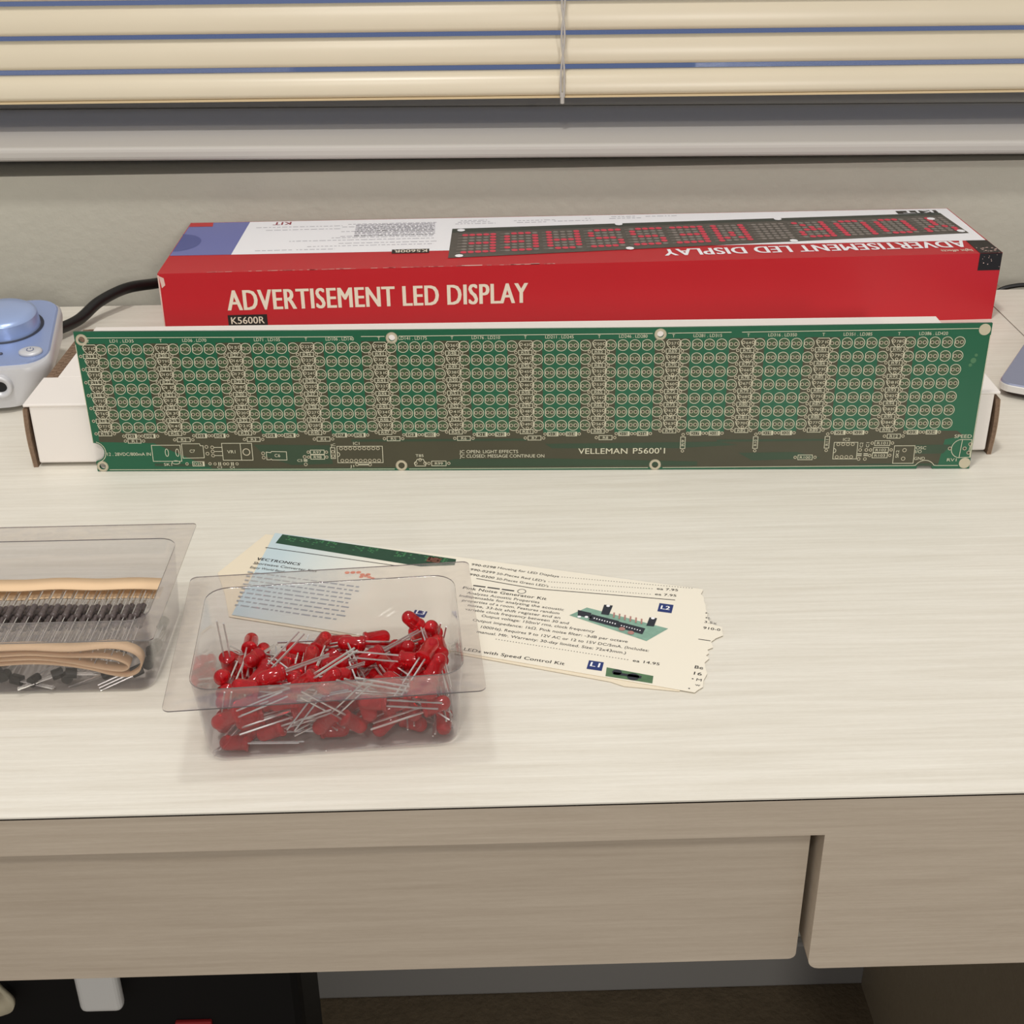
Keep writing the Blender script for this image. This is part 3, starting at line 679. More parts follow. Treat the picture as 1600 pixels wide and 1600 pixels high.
outl_rect(co, 131.8, 4.7, 156.8, 14.4); co.stroke(S_(arc(131.8, 9.6, 1.3, 90, -90, 8)), LW, False, Z2)
for k in range(9): pad(134+k*2.54, 13.1, .85); pad(134.3+k*2.54, 5.9, .85)
tx.text('IC1', 142.6*mm, 15.3*mm, 3.4*mm, 1.7*mm, Z3, 0, 0, 0, 'C')
outl_rect(co, 128.2, 7.2, 130.6, 13.6)
for y in (11.2, 8.6): pad(129.4, y, .8)
tx.text('JC', 128.4*mm, 14.3*mm, 2.8*mm, 1.5*mm, Z3, 0.15)
pad(142.3, 3.6, .8); pad(149.5, 3.5, .8); outl_rect(co, 143.4, 3.3, 148.5, 3.8); tx.text('J1', 138.4*mm, 2.0*mm, 2.2*mm, 1.4*mm, Z3)
tx.text('T85', 174.9*mm, 8.0*mm, 4.4*mm, 1.6*mm, Z3)
co.stroke(S_([(174.6, 2.6), (180.2, 2.6), (180.4, 4.0), (179.0, 6.6), (175.8, 6.6), (174.2, 4.0)]), LW, True, Z2); pad(174.8, 4.2, .8); pad(180.0, 4.2, .8); pad(177.3, 6.3, .8)
res(187.6, 4.1, 'R99', 4.0, 1.4, 5.5)
tx.text('JC OPEN: LIGHT EFFECTS', 199.1*mm, 10.1*mm, 32.3*mm, 1.9*mm, Z3); tx.text('JC CLOSED: MESSAGE CONTINUE ON', 199.2*mm, 7.5*mm, 46.6*mm, 1.9*mm, Z3)
tx.text('VELLEMAN', 264.4*mm, 9.5*mm, 27*mm, 3.3*mm, Z3, 0, 0.008); tx.text("P5600'1", 294.4*mm, 9.6*mm, 17.6*mm, 3.3*mm, Z3, 0, 0.008)
res(388.9, 7.0, 'R100', 3.9, 1.4, 5.4)
outl_rect(co, 404.1, 6.0, 417.0, 15.7); co.stroke(S_(arc(404.1, 10.9, 1.3, 90, -90, 8)), LW, False, Z2)
for k in range(4): pad(406.4+k*2.62, 14.6, .85); pad(406.2+k*2.62, 7.1, .85)
tx.text('IC2', 410.6*mm, 16.6*mm, 3.8*mm, 1.7*mm, Z3, 0, 0, 0, 'C')
for x, nm in ((418.6, 'C2'), (422.0, 'C1')):
    pad(x, 11.2, .8); pad(x-0.3, 5.9, .8); co.rect((x-1.3)*mm, 8.7*mm, (x+1.1)*mm, 9.2*mm, Z2); co.rect((x-1.3)*mm, 7.7*mm, (x+1.1)*mm, 8.2*mm, Z2)
    tx.text(nm, (x+1.2)*mm, 12.8*mm, 2.9*mm, 1.7*mm, Z3, math.pi/2)
res(430.3, 15.2, 'R101', 4.1, 1.4, 5.5); res(429.9, 11.2, 'R102', 4.1, 1.4, 5.6); res(429.6, 8.0, 'R103', 4.1, 1.4, 5.5)
outl_rect(co, 437.1, 3.3, 448.3, 13.6); pad(442.8, 11.0, 1.0); pad(442.6, 6.0, 1.0)
tx.text('SK2', 439.9*mm, 6.6*mm, 4.4*mm, 1.7*mm, Z3, math.pi/2)
tx.text('OSC', 448.8*mm, 11.5*mm, 5.6*mm, 1.8*mm, Z3); tx.text('I/O', 448.8*mm, 9.3*mm, 3.4*mm, 1.8*mm, Z3); tx.text('GND', 448.6*mm, 5.3*mm, 5.8*mm, 1.8*mm, Z3)
tx.text('SPEED', 469.0*mm, 18.1*mm, 9.3*mm, 2.0*mm, Z3); tx.text('RV1', 466.6*mm, 4.4*mm, 5.2*mm, 1.8*mm, Z3)
co.stroke(S_([(473.6, 6.6)]+arc(473.6, 11.8, 5.4, 262, 98, 14)+[(478.6, 17.1), (478.8, 6.8)]), LW, True, Z2); co.stroke(S_([(473.0, 6.6), (473.6, 17.2)]), LW, False, Z2)
pad(467.4, 11.9, .9); pad(475.4, 11.9, .9); pad(478.2, 14.4, .9); pad(477.8, 9.4, .9); co.stroke(S_([(478.2, 13.4), (477.9, 10.4)]), LW, False, Z2)
sl.build('light_outlines', SILK, bo); co.build('component_outlines', SILK, bo); tx.build('printed_lettering', SILK, bo)
pads.build('solder_pads', TIN, bo); hol.build('pad_holes', HOLE, bo)
for k, (hx, hy) in enumerate(holes):
    m_ = MB(); m_.ring(hx*mm, hy*mm, 2.45*mm, 1.3*mm, 28, Z1)
    if k >= 6: m_.disc(hx*mm, hy*mm, 2.2*mm, 28, Z1+0.00003)
    else: m_.ring(hx*mm, hy*mm, 3.05*mm, 0.3*mm, 28, Z1)
    m_.build('mounting_hole_ring', TIN, bo)
st = MB(); st.disc(473.5*mm, 62*mm, 1.6*mm, 9, Z1); st.disc(474.6*mm, 65*mm, 0.9*mm, 8, Z1); st.disc(472.2*mm, 59.5*mm, 1.0*mm, 8, Z1)
st.build('residue_stain', mat('residue', srgb(74, 118, 84), 0.8), bo)

# ---------------------------------------------------------------- paper clippings
Po = Vector((-107.1, 591.5, 0))*mm; Pa = math.atan2(-62.9, 208.2)
def papermat(name):
    m = mat(name, srgb(238, 231, 214), 0.6, 0.3); nt = m.node_tree; b = nt.nodes['Principled BSDF']
    tc = nt.nodes.new('ShaderNodeTexCoord'); sx = nt.nodes.new('ShaderNodeSeparateXYZ'); rp = nt.nodes.new('ShaderNodeValToRGB')
    mr = nt.nodes.new('ShaderNodeMapRange'); mr.inputs[1].default_value = 0.0; mr.inputs[2].default_value = 0.075
    nt.links.new(tc.outputs['Object'], sx.inputs[0]); nt.links.new(sx.outputs[0], mr.inputs[0]); nt.links.new(mr.outputs[0], rp.inputs[0])
    rp.color_ramp.elements[0].color = srgb(194, 211, 216); rp.color_ramp.elements[1].color = srgb(238, 231, 214)
    rp.color_ramp.elements[0].position = 0.15; rp.color_ramp.elements[1].position = 0.9
    nt.links.new(rp.outputs[0], b.inputs['Base Color']); return m
PAPER = papermat('catalogue_paper'); PAPER2 = mat('cream_paper', srgb(232, 220, 196), 0.65, 0.3)
INK = mat('newsprint_ink', srgb(48, 46, 46), 0.6); NAVY = mat('navy_ink', srgb(34, 52, 112), 0.5)
u_ = empty('cream_sheet', (Po.x, Po.y, 0.0003), Pa)
tag(u_, 'plain cream paper sheet peeking out from beneath the printed clipping', 'paper')
shp = [(-4.3, -1.8), (60, -1.2), (214, -3.0), (221, -30), (219, -83), (196, -85.2), (190, -83.5), (118, -79.6), (12, -77.2), (1.5, -60), (-10.7, -42.8)]
q = MB(); q.loft([[(p[0]*mm, p[1]*mm, z) for p in shp[::-1]] for z in (0, 0.00018)], 0, False); q.build('sheet', PAPER2, u_)
p_ = empty('catalogue_clipping', (Po.x, Po.y, 0.00065), Pa)
tag(p_, 'torn strip of printed catalogue page lying partly under the tray of red lights', 'paper')
shp = [(0, 0), (217, -0.6), (217.2, -1.6), (216.8, -5.1), (218.5, -8.0), (219, -11), (220.2, -14.1), (220.7, -17.5), (222, -20.9), (222.4, -25), (224.3, -29.0), (229.9, -30.7), (230.3, -34), (231.1, -37.2), (228.4, -40.2), (226.7, -43.6), (228.1, -47.7), (226.0, -50), (227, -52.6), (226, -54.6), (227.7, -56.5), (226.2, -60), (227, -63.9), (228.4, -68), (227.6, -73.1), (228, -78.0), (226.4, -80.4), (225.2, -82.7), (130, -79.0), (60, -76.6), (12.7, -75.8)]
q = MB(); q.loft([[(p[0]*mm, p[1]*mm, z) for p in shp[::-1]] for z in (0, 0.00016)], 0, False); q.build('page', PAPER, p_)
ZP = 0.00024
def PT(mb, body, x, y, w, cap, bold=0.006, z=ZP, rot=0.0): mb.text(body, x*mm, y*mm, w*mm, cap*mm, z, rot, bold)
t1 = MB(); tb = MB(); tf = MB()
PT(tb, '990-0298', 105.6, -6.4, 12.2, 1.9, 0.012, rot=-0.01); PT(t1, 'Housing for LED Displays', 118.8, -6.2, 30.5, 1.9, rot=-0.03)
PT(tb, '990-0299', 106.4, -11.0, 12.4, 1.9, 0.012, rot=-0.03); PT(t1, '50-Pieces Red LED\'s', 119.8, -11.6, 24.4, 1.9, rot=-0.05)
PT(tb, '990-0300', 107.4, -15.6, 12.4, 1.9, 0.012, rot=-0.03); PT(t1, '50-Pieces Green LED\'s', 121.0, -16.2, 25.6, 1.9, rot=-0.03)
for (xa, ya, xb, yb) in ((150.5, -6.4, 213, -1.2), (145.5, -12.2, 195, -6.2), (148, -16.6, 195, -11.3), (134.7, -65.4, 195, -66.6)):
    n = int((xb-xa)/1.3)
    for k in range(n): t1.rect((xa+(xb-xa)*k/n)*mm, (ya+(yb-ya)*k/n)*mm, (xa+(xb-xa)*k/n+0.5)*mm, (ya+(yb-ya)*k/n+0.4)*mm, ZP)
PT(tb, 'ea 7.95', 196.2, -6.4, 9.9, 1.9, 0.015, rot=0.10); PT(tb, 'ea 7.95', 196.2, -11.4, 9.9, 1.9, 0.015, rot=0.10)
tb.stroke(S_([(111.6, -17.6), (128, -18.9), (141.5, -19.7), (172, -16.6), (206, -13.4)]), 0.5*mm, False, ZP)
PT(tb, 'Pink Noise Generator Kit', 108.0, -28.2, 40.4, 2.2, 0.014)
for k in range(3): t1.rect((112+k*7)*mm, -24.6*mm, (118+k*7)*mm, -23.6*mm, ZP)
t1.ring(135.5*mm, -23.6*mm, 1.9*mm, 0.35*mm, 16, ZP)
for (body, xr, yv) in (('Analyzes Acoustic Properties', 146.0, -31.9), ('Indispensable for analyzing the acoustic', 158.3, -35.2), ('properties of a room. Features random', 157.0, -38.7), ('noise, 33-bit shift register and an', 158.3, -42.2), ('variable clock frequency between 30 and', 163, -45.7), ('Output voltage: 150mV rms, clock frequency', 175.6, -49.3), ('Output impedance: 1k\u03a9. Pink noise filter: -3dB per octave', 191.4, -53.6), ('1000Hz). Requires 9 to 12V AC or 12 to 15V DC/5mA. (Includes:', 201.6, -58.2), ('manual. Mfr. Warranty: 30-day limited. Size: 72x43mm.)', 192.3, -62.4)):
    w = len(body)*1.245; PT(t1, body, xr-w, yv, w, 2.0)
PT(tb, 'ea 14.95', 196.2, -67.2, 11.6, 1.9, 0.015)
PT(tb, 'LEDs with Speed Control Kit', 123.5, -77.2, 45.0, 2.2, 0.014)
PT(t1, 's.', 221.0, -21.4, 1.6, 1.7); PT(t1, 'st.', 221.6, -25.4, 2.6, 1.7); PT(t1, '3.5x', 221.6, -29.2, 5.6, 1.8); PT(tb, '910-0', 221.8, -34.2, 7.6, 1.9, 0.014)
tb.stroke(S_([(221, -43), (226.4, -43)]), 0.45*mm, False, ZP)
PT(tb, 'Be', 222.6, -65.6, 3.6, 2.3, 0.014); PT(tb, '16', 222.9, -70.2, 3.4, 2.2, 0.014); PT(t1, 'M', 224.6, -74.4, 2.2, 1.8); PT(t1, 'w', 224.6, -78.0, 2.2, 1.6); t1.disc(223*mm, -73.4*mm, 0.4*mm, 8, ZP); t1.disc(222.6*mm, -80.6*mm, 0.4*mm, 8, ZP)
# left column
tb.stroke(S_([(1.6, -14.9), (71.8, -15.8)]), 0.5*mm, False, ZP)
PT(tb, 'VECTRONICS', 2.1, -27.2, 22.9, 2.3, 0.03); PT(t1, 'Shortwave Converter Kits', 2.4, -31.3, 33.0, 2.2, 0.008); PT(t1, 'Enjoy World Band', 2.6, -35.2, 17.5, 1.9)
GR = random.Random(9)
for r in range(9):
    x = 3.2+r*0.9
    while x < 60:
        w = GR.uniform(1.2, 4.5); tf.rect(x*mm, (-39.4-r*3.6)*mm, (x+w)*mm, (-38.3-r*3.6)*mm, ZP); x += w+1.0
tf.build('faint_print', mat('faint_ink', srgb(168, 172, 174), 0.6), p_); t1.build('fine_print', mat('grey_ink', srgb(70, 68, 68), 0.6), p_); tb.build('bold_print', INK, p_)
q = MB(); q.poly(S_([(4.3, -0.5), (96.9, -2.6), (97.9, -8.4), (82.4, -13.6), (4.6, -9.6)][::-1]), ZP)
sp_ = q.build('display_picture', mat('picture_dark_green', srgb(38, 72, 54), 0.5, mottled=0.3, mscale=220), p_)
q = MB(); DOTF = {'S': FONT5['S'], 'L': '10000 10000 10000 10000 10000 10000 11111', '1': '00100 01100 00100 00100 00100 00100 01110', '0': FONT5['O']}
GR = random.Random(21)
for ci in range(12):
    for r in range(6):
        for c in range(4):
            if GR.random() < 0.45 and ci not in (4, 7): q.rect((8+ci*7.3+c*1.35)*mm, (-2.0-ci*0.15-r*0.85)*mm, (9.0+ci*7.3+c*1.35)*mm, (-1.45-ci*0.15-r*0.85)*mm, ZP+0.0001)
q.build('lit_dots', mat('picture_lit_green', srgb(78, 140, 92), 0.5), sp_)
q = MB(); q.rect(83.2*mm, -8.4*mm, 90*mm, -3.8*mm, ZP+0.0001); q.build('red_digit', mat('picture_brick', srgb(112, 70, 56), 0.5, mottled=0.4, mscale=500), sp_)
q = MB()
for k in range(5): q.disc((50+k*2.6)*mm, (-27+((k*7) % 3-1)*0.8)*mm, 1.3*mm, 7, ZP)
for k in range(4): q.disc((58+k*1.9)*mm, (-29.2+((k*5) % 3-1)*0.6)*mm, 1.1*mm, 7, ZP)
q.build('orange_print', mat('orange_ink', srgb(226, 120, 84), 0.6), p_)
def badge(pts, body):
    q = MB(); q.poly(S_(pts), ZP); o = q.build('code_badge', NAVY, p_)
    x0 = min(a[0] for a in pts); y0 = min(a[1] for a in pts)
    MB().text(body, (x0+1.2)*mm, (y0+2.2)*mm, 4.2*mm, 3.2*mm, ZP+0.0001, 0, 0.03).build('badge_lettering', WHT, o)
badge([(199.7, -25.0), (206.2, -25.0), (206.0, -17.8), (199.5, -17.8)], 'L2'); badge([(178.3, -77.4), (184.9, -77.4), (184.5, -70.9), (178.0, -70.9)], 'L1'); badge([(92.6, -56.6), (98.6, -56.6), (98.4, -51.2), (92.4, -51.2)], 'L3')
# printed picture of a small kit
q = MB(); q.poly(S_([(161.7, -38.2), (199.2, -50.2), (206.8, -38.0), (168.0, -29.8)]), ZP); kp = q.build('kit_picture', mat('picture_teal', srgb(132, 168, 150), 0.5, mottled=0.35, mscale=260), p_)
q = MB()
for pts in ([(164.5, -33.0), (171, -34.0), (172, -38.4), (165.5, -37.6)], [(171.5, -35.0), (184.5, -37.5), (184.0, -42.8), (171, -40.0)], [(184.5, -38.0), (197, -40.5), (196.5, -45.5), (184, -42.6)], [(175.2, -25.6), (179.2, -25.4), (179.0, -33.8), (175.4, -33.8)], [(197.2, -31.0), (200.6, -30.9), (200.4, -38.0), (197.0, -38.2)]):
    q.poly(S_(pts[::-1]), ZP+0.0001)
q.build('picture_parts', mat('picture_charcoal', srgb(40, 44, 54), 0.5), kp)
q = MB()
for x, y in ((187, -43.6), (191.4, -45.6)): q.disc(x*mm, y*mm, 1.5*mm, 10, ZP+0.0002)
for k in range(6): q.stroke(S_([(181+k*2.6, -31.2-k*0.4), (181.6+k*2.6, -35.4-k*0.4)]), 0.7*mm, False, ZP+0.0002)
q.build('picture_pink_parts', mat('picture_pink', srgb(176, 128, 120), 0.5), kp)
q = MB()
for k in range(9): q.rect((173+k*1.25)*mm, (-38.6-k*0.27)*mm, (173.5+k*1.25)*mm, (-37.6-k*0.27)*mm, ZP+0.0002)
for k in range(8): q.rect((186+k*1.25)*mm, (-41.4-k*0.27)*mm, (186.5+k*1.25)*mm, (-40.6-k*0.27)*mm, ZP+0.0002)
for x, y in ((166.4, -38.6), (169.6, -38.0), (177.2, -26.4), (198.8, -31.6)): q.disc(x*mm, y*mm, 0.9*mm, 8, ZP+0.0002)
q.build('picture_highlights', WHT, kp)
q = MB(); q.poly(S_([(186.4, -74.2), (187.2, -80.6), (207.2, -80.9), (206.7, -75.5)]), ZP); kp = q.build('module_picture', mat('picture_module_green', srgb(84, 118, 84), 0.5, mottled=0.3, mscale=260), p_)
q = MB(); q.disc(191.4*mm, -76.8*mm, 2.1*mm, 10, ZP+0.0001); q.disc(198.6*mm, -78.3*mm, 2.6*mm, 10, ZP+0.0001); q.rect(190*mm, -78.6*mm, 202*mm, -76.9*mm, ZP+0.0001); q.build('picture_parts', mat('picture_charcoal', srgb(40, 44, 54), 0.5), kp)

# ---------------------------------------------------------------- clear plastic trays
RIMP = clear_plastic('clear_rim', srgb(246, 244, 243), 0.07, 0.03)
CAVP = clear_plastic('clear_cavity', srgb(244, 243, 244), 0.015, 0.025)
EDGEP = clear_plastic('clear_edge', srgb(116, 112, 116), 0.2, 0.10)
TH = 0.035
def make_tray(cx, cy, yaw, ow, od, iw, idp, bw, bd, icx, icy, ro, ri, label):
    t = empty('clear_tray', (cx, cy, 0.0011), yaw); tag(t, label, 'tray')
    a = rr(ow*mm, od*mm, ro*mm, TH, 6); b = rr(iw*mm, idp*mm, ri*mm, TH, 6, icx*mm, icy*mm)
    m_ = MB(); m_.loft([a, b], 0, False, False, False)
    m_.v = [tuple(v) for v in m_.v]
    o = m_.build('rim', [RIMP, EDGEP], t, solid=0.0005); o.modifiers[0].material_offset_rim = 1
    c = MB(); loops = []
    loops.append([(p[0], p[1], TH) for p in b])
    for f, z in ((0.06, TH-0.0006), (0.12, TH-0.002), (0.5, 0.018), (0.86, 0.0034), (0.92, 0.0012), (1.0, 0.0004), (1.06, 0.0)):
        w = iw+(bw-iw)*f; d = idp+(bd-idp)*f
        loops.append(rr(w*mm, d*mm, (ri-1.2*f)*mm, z, 6, icx*mm, icy*mm))
    c.loft(loops, 0, True, False, True)
    c.build('cavity', CAVP, t, solid=0.0004)
    return t
tray1 = make_tray(-0.1925, 0.4900, 0.0, 120, 96, 108, 68, 103, 64, 0.0, 0.6, 2.0, 8.0, 'clear plastic tray holding the taped resistors at the left edge')
tray2 = make_tray(-0.0638, 0.4463, math.radians(4.1), 118.5, 95.5, 103.5, 73.0, 97, 66.5, 0.3, 1.0, 3.0, 9.0, 'clear plastic tray holding a heap of red lights')

# ---------------------------------------------------------------- heap of red lights
LENS = mat('red_lens', srgb(230, 30, 40), 0.12, 0.5, trans=0.7)
LEADM = mat('tinned_lead', srgb(222, 220, 216), 0.25, 0.5, metal=0.7)
led0 = empty('red_led')
ln = MB(); ln.lathe([(0.0, 0.0), (0.0033, 0.0), (0.0034, 0.0002), (0.0034, 0.0011), (0.0030, 0.0013), (0.0030, 0.0083)]+[(0.0030*math.cos(a), 0.0083+0.0029*math.sin(a)) for a in (0.3, 0.6, 0.9, 1.2, 1.45)]+[(0.0, 0.0112)], 18, 'X')
ln.build('lens', LENS, led0)
for s, L_ in ((1, -0.0215), (-1, -0.0200)):
    MB().box(L_, 0.0002, s*0.00127-0.00030, s*0.00127+0.00030, -0.00028, 0.00028).build('lead', LEADM, led0)
LEDS = [(-19.4, 23.0, 3.1, 1.79, -0.09, -0.14), (-10.0, -18.0, 3.1, 1.79, -0.0, 2.83), (-43.8, 20.8, 3.1, -0.0, -0.12, 1.51), (36.0, 6.8, 5.1, -2.99, 0.09, 0.6), (-32.9, -29.2, 3.1, 0.45, 3.14, -0.1), (27.1, -20.5, 3.1, 0.45, 0.0, -0.6), (43.9, -10.2, 9.3, 0.61, -0.06, 1.63), (28.6, -14.2, 3.1, -0.0, -3.01, -0.59), (28.2, 15.2, 3.1, 0.0, -0.13, 2.35), (1.9, -11.9, 3.1, 0.11, -0.13, -2.89), (-35.8, -6.0, 3.1, -2.69, -0.06, -1.62), (-18.3, 29.3, 3.1, -0.0, -0.13, -0.1), (24.9, 29.0, 3.1, -0.0, -0.13, 3.11), (30.3, -29.3, 23.5, 1.82, 0.28, -0.0), (42.5, 17.1, 17.7, 1.83, -0.9, -1.89), (-30.5, -16.4, 4.1, -0.51, -0.15, 0.76), (-31.5, 8.3, 4.7, 3.14, 0.14, -1.35), (26.2, -4.3, 3.2, 1.5, -0.0, 0.18), (41.0, -10.8, 3.3, 1.96, -0.05, 1.48), (-29.0, 20.8, 6.0, 0.07, -2.97, -1.4), (-23.9, 5.4, 6.3, 0.3, 0.14, -1.47), (-4.7, -24.4, 3.1, -0.45, -0.11, -0.2), (-15.2, 11.9, 5.7, -0.19, 2.91, 1.32), (1.0, -29.0, 13.8, 1.6, 2.37, 0.04), (23.6, -22.5, 6.5, 0.05, 0.25, -2.34), (19.5, -19.0, 5.5, -0.14, 2.92, -0.0), (5.5, 25.8, 3.2, -1.48, 3.14, -0.02), (11.9, 21.7, 11.8, 1.42, -2.83, 0.35), (18.5, 4.1, 5.1, -0.45, 2.96, 0.85), (37.4, 20.0, 10.5, 0.13, -0.23, 1.99), (38.0, -11.0, 6.3, -0.19, 0.1, -1.63), (35.8, 23.6, 17.5, -0.32, -0.92, -2.5), (2.8, 7.9, 9.5, -1.59, -0.4, -1.01), (35.3, -29.0, 13.1, -2.81, -0.23, 0.11), (-7.6, -20.9, 11.8, -2.88, -0.07, -0.2), (21.3, 10.8, 3.6, -0.9, 3.09, 0.24), (-35.5, -29.4, 17.1, -0.74, 0.42, 3.1), (30.5, -9.5, 8.6, -0.1, -0.15, 1.56), (32.8, 20.1, 5.3, 3.07, 0.02, 1.16), (-25.8, 18.0, 4.5, 0.01, 0.12, -0.19), (30.7, 8.1, 8.2, -3.03, -0.37, -0.69), (26.6, 10.8, 9.9, -2.31, -0.07, -1.86), (-40.6, 5.1, 3.1, 2.24, -0.1, 1.31), (-19.0, -9.1, 3.1, -0.0, -0.11, 0.85), (-2.4, 4.3, 8.7, -0.22, -0.39, -1.0), (43.8, -20.9, 4.5, -0.51, 0.08, -1.65), (2.6, 1.8, 3.1, 0.45, -0.11, -2.88), (-15.5, -22.1, 6.0, 0.16, 0.13, -3.14), (-36.2, 7.7, 11.4, 0.03, 0.11, 1.72), (4.5, -29.4, 12.4, 1.72, 0.74, 0.18), (-41.7, -22.4, 11.3, 0.59, 2.09, -1.16), (-2.8, 27.6, 9.7, 1.71, 0.12, 0.16), (-30.3, 15.1, 9.8, -1.49, -0.07, -0.81), (1.9, -18.0, 6.8, 3.08, -0.01, 0.63), (-7.2, 15.2, 14.5, -2.14, -0.08, 1.12), (-19.0, -29.4, 9.4, 1.08, 0.38, 3.02), (9.6, 2.8, 6.6, 0.37, 0.06, -2.21), (16.5, 20.0, 6.7, 0.0, 2.8, -0.09), (-27.8, -9.3, 8.4, -0.15, 3.08, -0.8), (43.7, 16.6, 11.2, 0.54, 1.02, 1.76), (-0.2, -8.7, 8.5, 0.13, 0.18, 2.87), (-18.9, -0.9, 14.9, -0.16, -2.91, -1.47), (0.4, 15.8, 10.8, 1.83, -0.13, -2.28), (41.0, -2.6, 17.7, -0.88, 0.14, -1.39), (-9.9, 8.4, 8.6, 0.69, -3.08, 0.93), (-10.9, -15.5, 8.9, -0.23, -3.08, -0.82), (7.6, -10.3, 13.6, -0.17, -2.86, -0.01), (-2.9, -4.6, 15.1, 0.09, 0.51, 2.69), (20.9, -25.1, 11.8, 1.09, -0.53, -0.19), (22.3, -6.7, 10.2, -0.25, -3.08, -0.91), (36.7, -7.5, 13.4, 0.35, -2.83, -1.12), (-9.2, 19.7, 10.6, -0.26, -0.17, 3.0), (-22.6, 16.0, 10.8, 0.03, -0.12, -0.58), (-26.3, -25.2, 12.1, 0.18, 0.17, -2.99), (-28.7, -14.2, 11.7, -3.13, -0.33, 0.85), (-39.6, 0.3, 6.5, -1.65, 0.05, -1.99), (-8.6, -10.4, 12.9, -3.05, 0.38, -0.63), (12.4, -20.0, 13.4, -1.37, 0.21, -1.3), (28.8, -13.1, 12.3, 1.91, -0.42, 0.12), (-35.4, -6.8, 12.1, -0.22, -0.04, -2.97), (25.2, 16.2, 12.6, 2.76, -0.36, -0.69), (26.3, -23.9, 20.5, 0.78, -0.47, -3.01), (8.9, 11.9, 7.0, -0.04, 2.77, -0.57), (12.5, -3.8, 9.7, 1.13, 0.27, -1.22), (28.0, -19.8, 11.5, -1.91, 0.24, -1.06), (-2.3, -22.7, 18.4, -3.12, -0.32, -0.26), (-26.6, -18.8, 13.5, -2.83, -0.35, -0.33), (39.0, -16.4, 19.5, -2.4, -1.09, 0.11), (-29.3, -3.6, 13.5, 0.21, -0.32, 1.23), (21.5, -29.3, 17.6, -1.36, -3.08, -0.12), (9.2, -20.7, 17.6, 1.03, 0.14, 2.72), (-14.9, -27.8, 14.3, -2.6, -0.21, 0.15), (17.0, -21.9, 18.0, -0.76, 0.72, 0.67), (-15.3, -15.5, 16.0, -0.5, -0.26, 2.97), (43.8, -2.2, 20.2, 0.45, -0.11, 1.67), (25.4, -6.1, 16.6, -0.46, 0.03, 2.19), (-12.6, -28.1, 21.1, 0.31, 0.16, 3.11), (29.3, -18.7, 16.0, -0.62, -0.32, 2.55), (43.9, 1.0, 14.3, 1.94, -0.07, 1.69), (-27.8, -23.1, 18.1, -1.08, 2.85, -0.01), (-5.2, -29.3, 32.4, -0.12, 0.63, 3.03), (-29.7, -20.3, 6.5, 0.12, 0.32, -2.16), (4.2, 1.3, 17.1, 0.13, -0.36, -2.41), (12.6, 26.2, 10.7, -0.01, 0.05, 0.26), (-27.6, -17.0, 19.8, -1.12, -3.02, -0.1), (-35.1, 20.4, 13.6, -2.67, 0.09, 1.55), (-40.7, -11.5, 15.9, -0.07, -0.01, -1.73), (-25.3, -3.9, 20.0, -1.28, 0.3, -2.3), (-43.9, -2.5, 16.0, -0.78, -0.63, -1.45), (-2.9, -29.3, 25.6, 1.23, -0.88, 0.2), (-9.5, 0.2, 16.6, -2.91, -0.2, 1.43), (-13.8, -7.9, 20.4, -0.29, -0.25, -1.6), (31.2, -20.8, 20.6, -3.09, -0.07, -0.22), (-43.8, 14.8, 14.3, 0.07, 1.32, 1.57), (19.7, 7.6, 16.8, 0.34, 0.1, -2.55), (27.6, -4.5, 20.9, 1.09, -0.04, -0.32), (36.2, -13.4, 26.3, -0.06, -0.23, 1.04), (-2.8, -17.6, 22.5, 1.6, -0.02, 0.23), (-18.5, -14.7, 25.2, 0.28, -3.11, 0.54), (-6.8, -6.7, 18.4, 1.4, -0.14, -1.72), (-30.7, 12.5, 15.1, 0.4, -2.79, 1.29)]
Mt = Matrix.Translation((-0.0638, 0.4463, 0.0018)) @ Matrix.Rotation(math.radians(4.1), 4, 'Z') @ Matrix.Translation((0.0003, 0.001, 0))
for i, (x, y, z, a, b, c) in enumerate(LEDS):
    o = led0 if i == 0 else copy_tree(led0)
    o.matrix_world = Mt @ Matrix.Translation((x*mm, y*mm, z*mm)) @ Euler((a, b, c)).to_matrix().to_4x4()
    one = {31: 'red diode tipped up beside the blue badge at the heap\'s back right corner', 4: 'red diode lying flat along the front wall near the tray\'s front left corner',
           113: 'upended red diode whose two leads stick straight up at the heap\'s left end'}.get(i)
    tag(o, one or 'red light emitting diode with two bare leads, loose in the heap in the clear tray', 'diode', 'red diodes heaped in the tray')

# ---------------------------------------------------------------- taped resistors and loose transistors
TAPE = mat('paper_tape', srgb(228, 196, 158), 0.7, 0.3, mottled=0.06, mscale=60)
RBODY = mat('resistor_body', srgb(88, 78, 76), 0.28, 0.5)
bd_ = empty('resistor_tape', (-0.1925, 0.4900, 0.0024))
tag(bd_, 'folded bandolier of axial resistors on tan paper tape in the left tray', 'resistors')
def W2(x, z): return (x+0.1925, z-0.0024)
path1 = [(-0.244, 0.0205), (-0.215, 0.0215), (-0.190, 0.0208), (-0.170, 0.0203), (-0.156, 0.0208), (-0.1475, 0.0190), (-0.1440, 0.0150), (-0.1455, 0.0095), (-0.1510, 0.0068), (-0.158, 0.0078), (-0.166, 0.0110), (-0.176, 0.0134), (-0.190, 0.0140), (-0.215, 0.0138), (-0.244, 0.0136)]
path2 = [(-0.244, 0.0180), (-0.200, 0.0183), (-0.180, 0.0178), (-0.165, 0.0168), (-0.1545, 0.0150), (-0.1495, 0.0120), (-0.1520, 0.0095), (-0.158, 0.0098), (-0.166, 0.0122), (-0.174, 0.0146), (-0.190, 0.0160), (-0.244, 0.0156)]
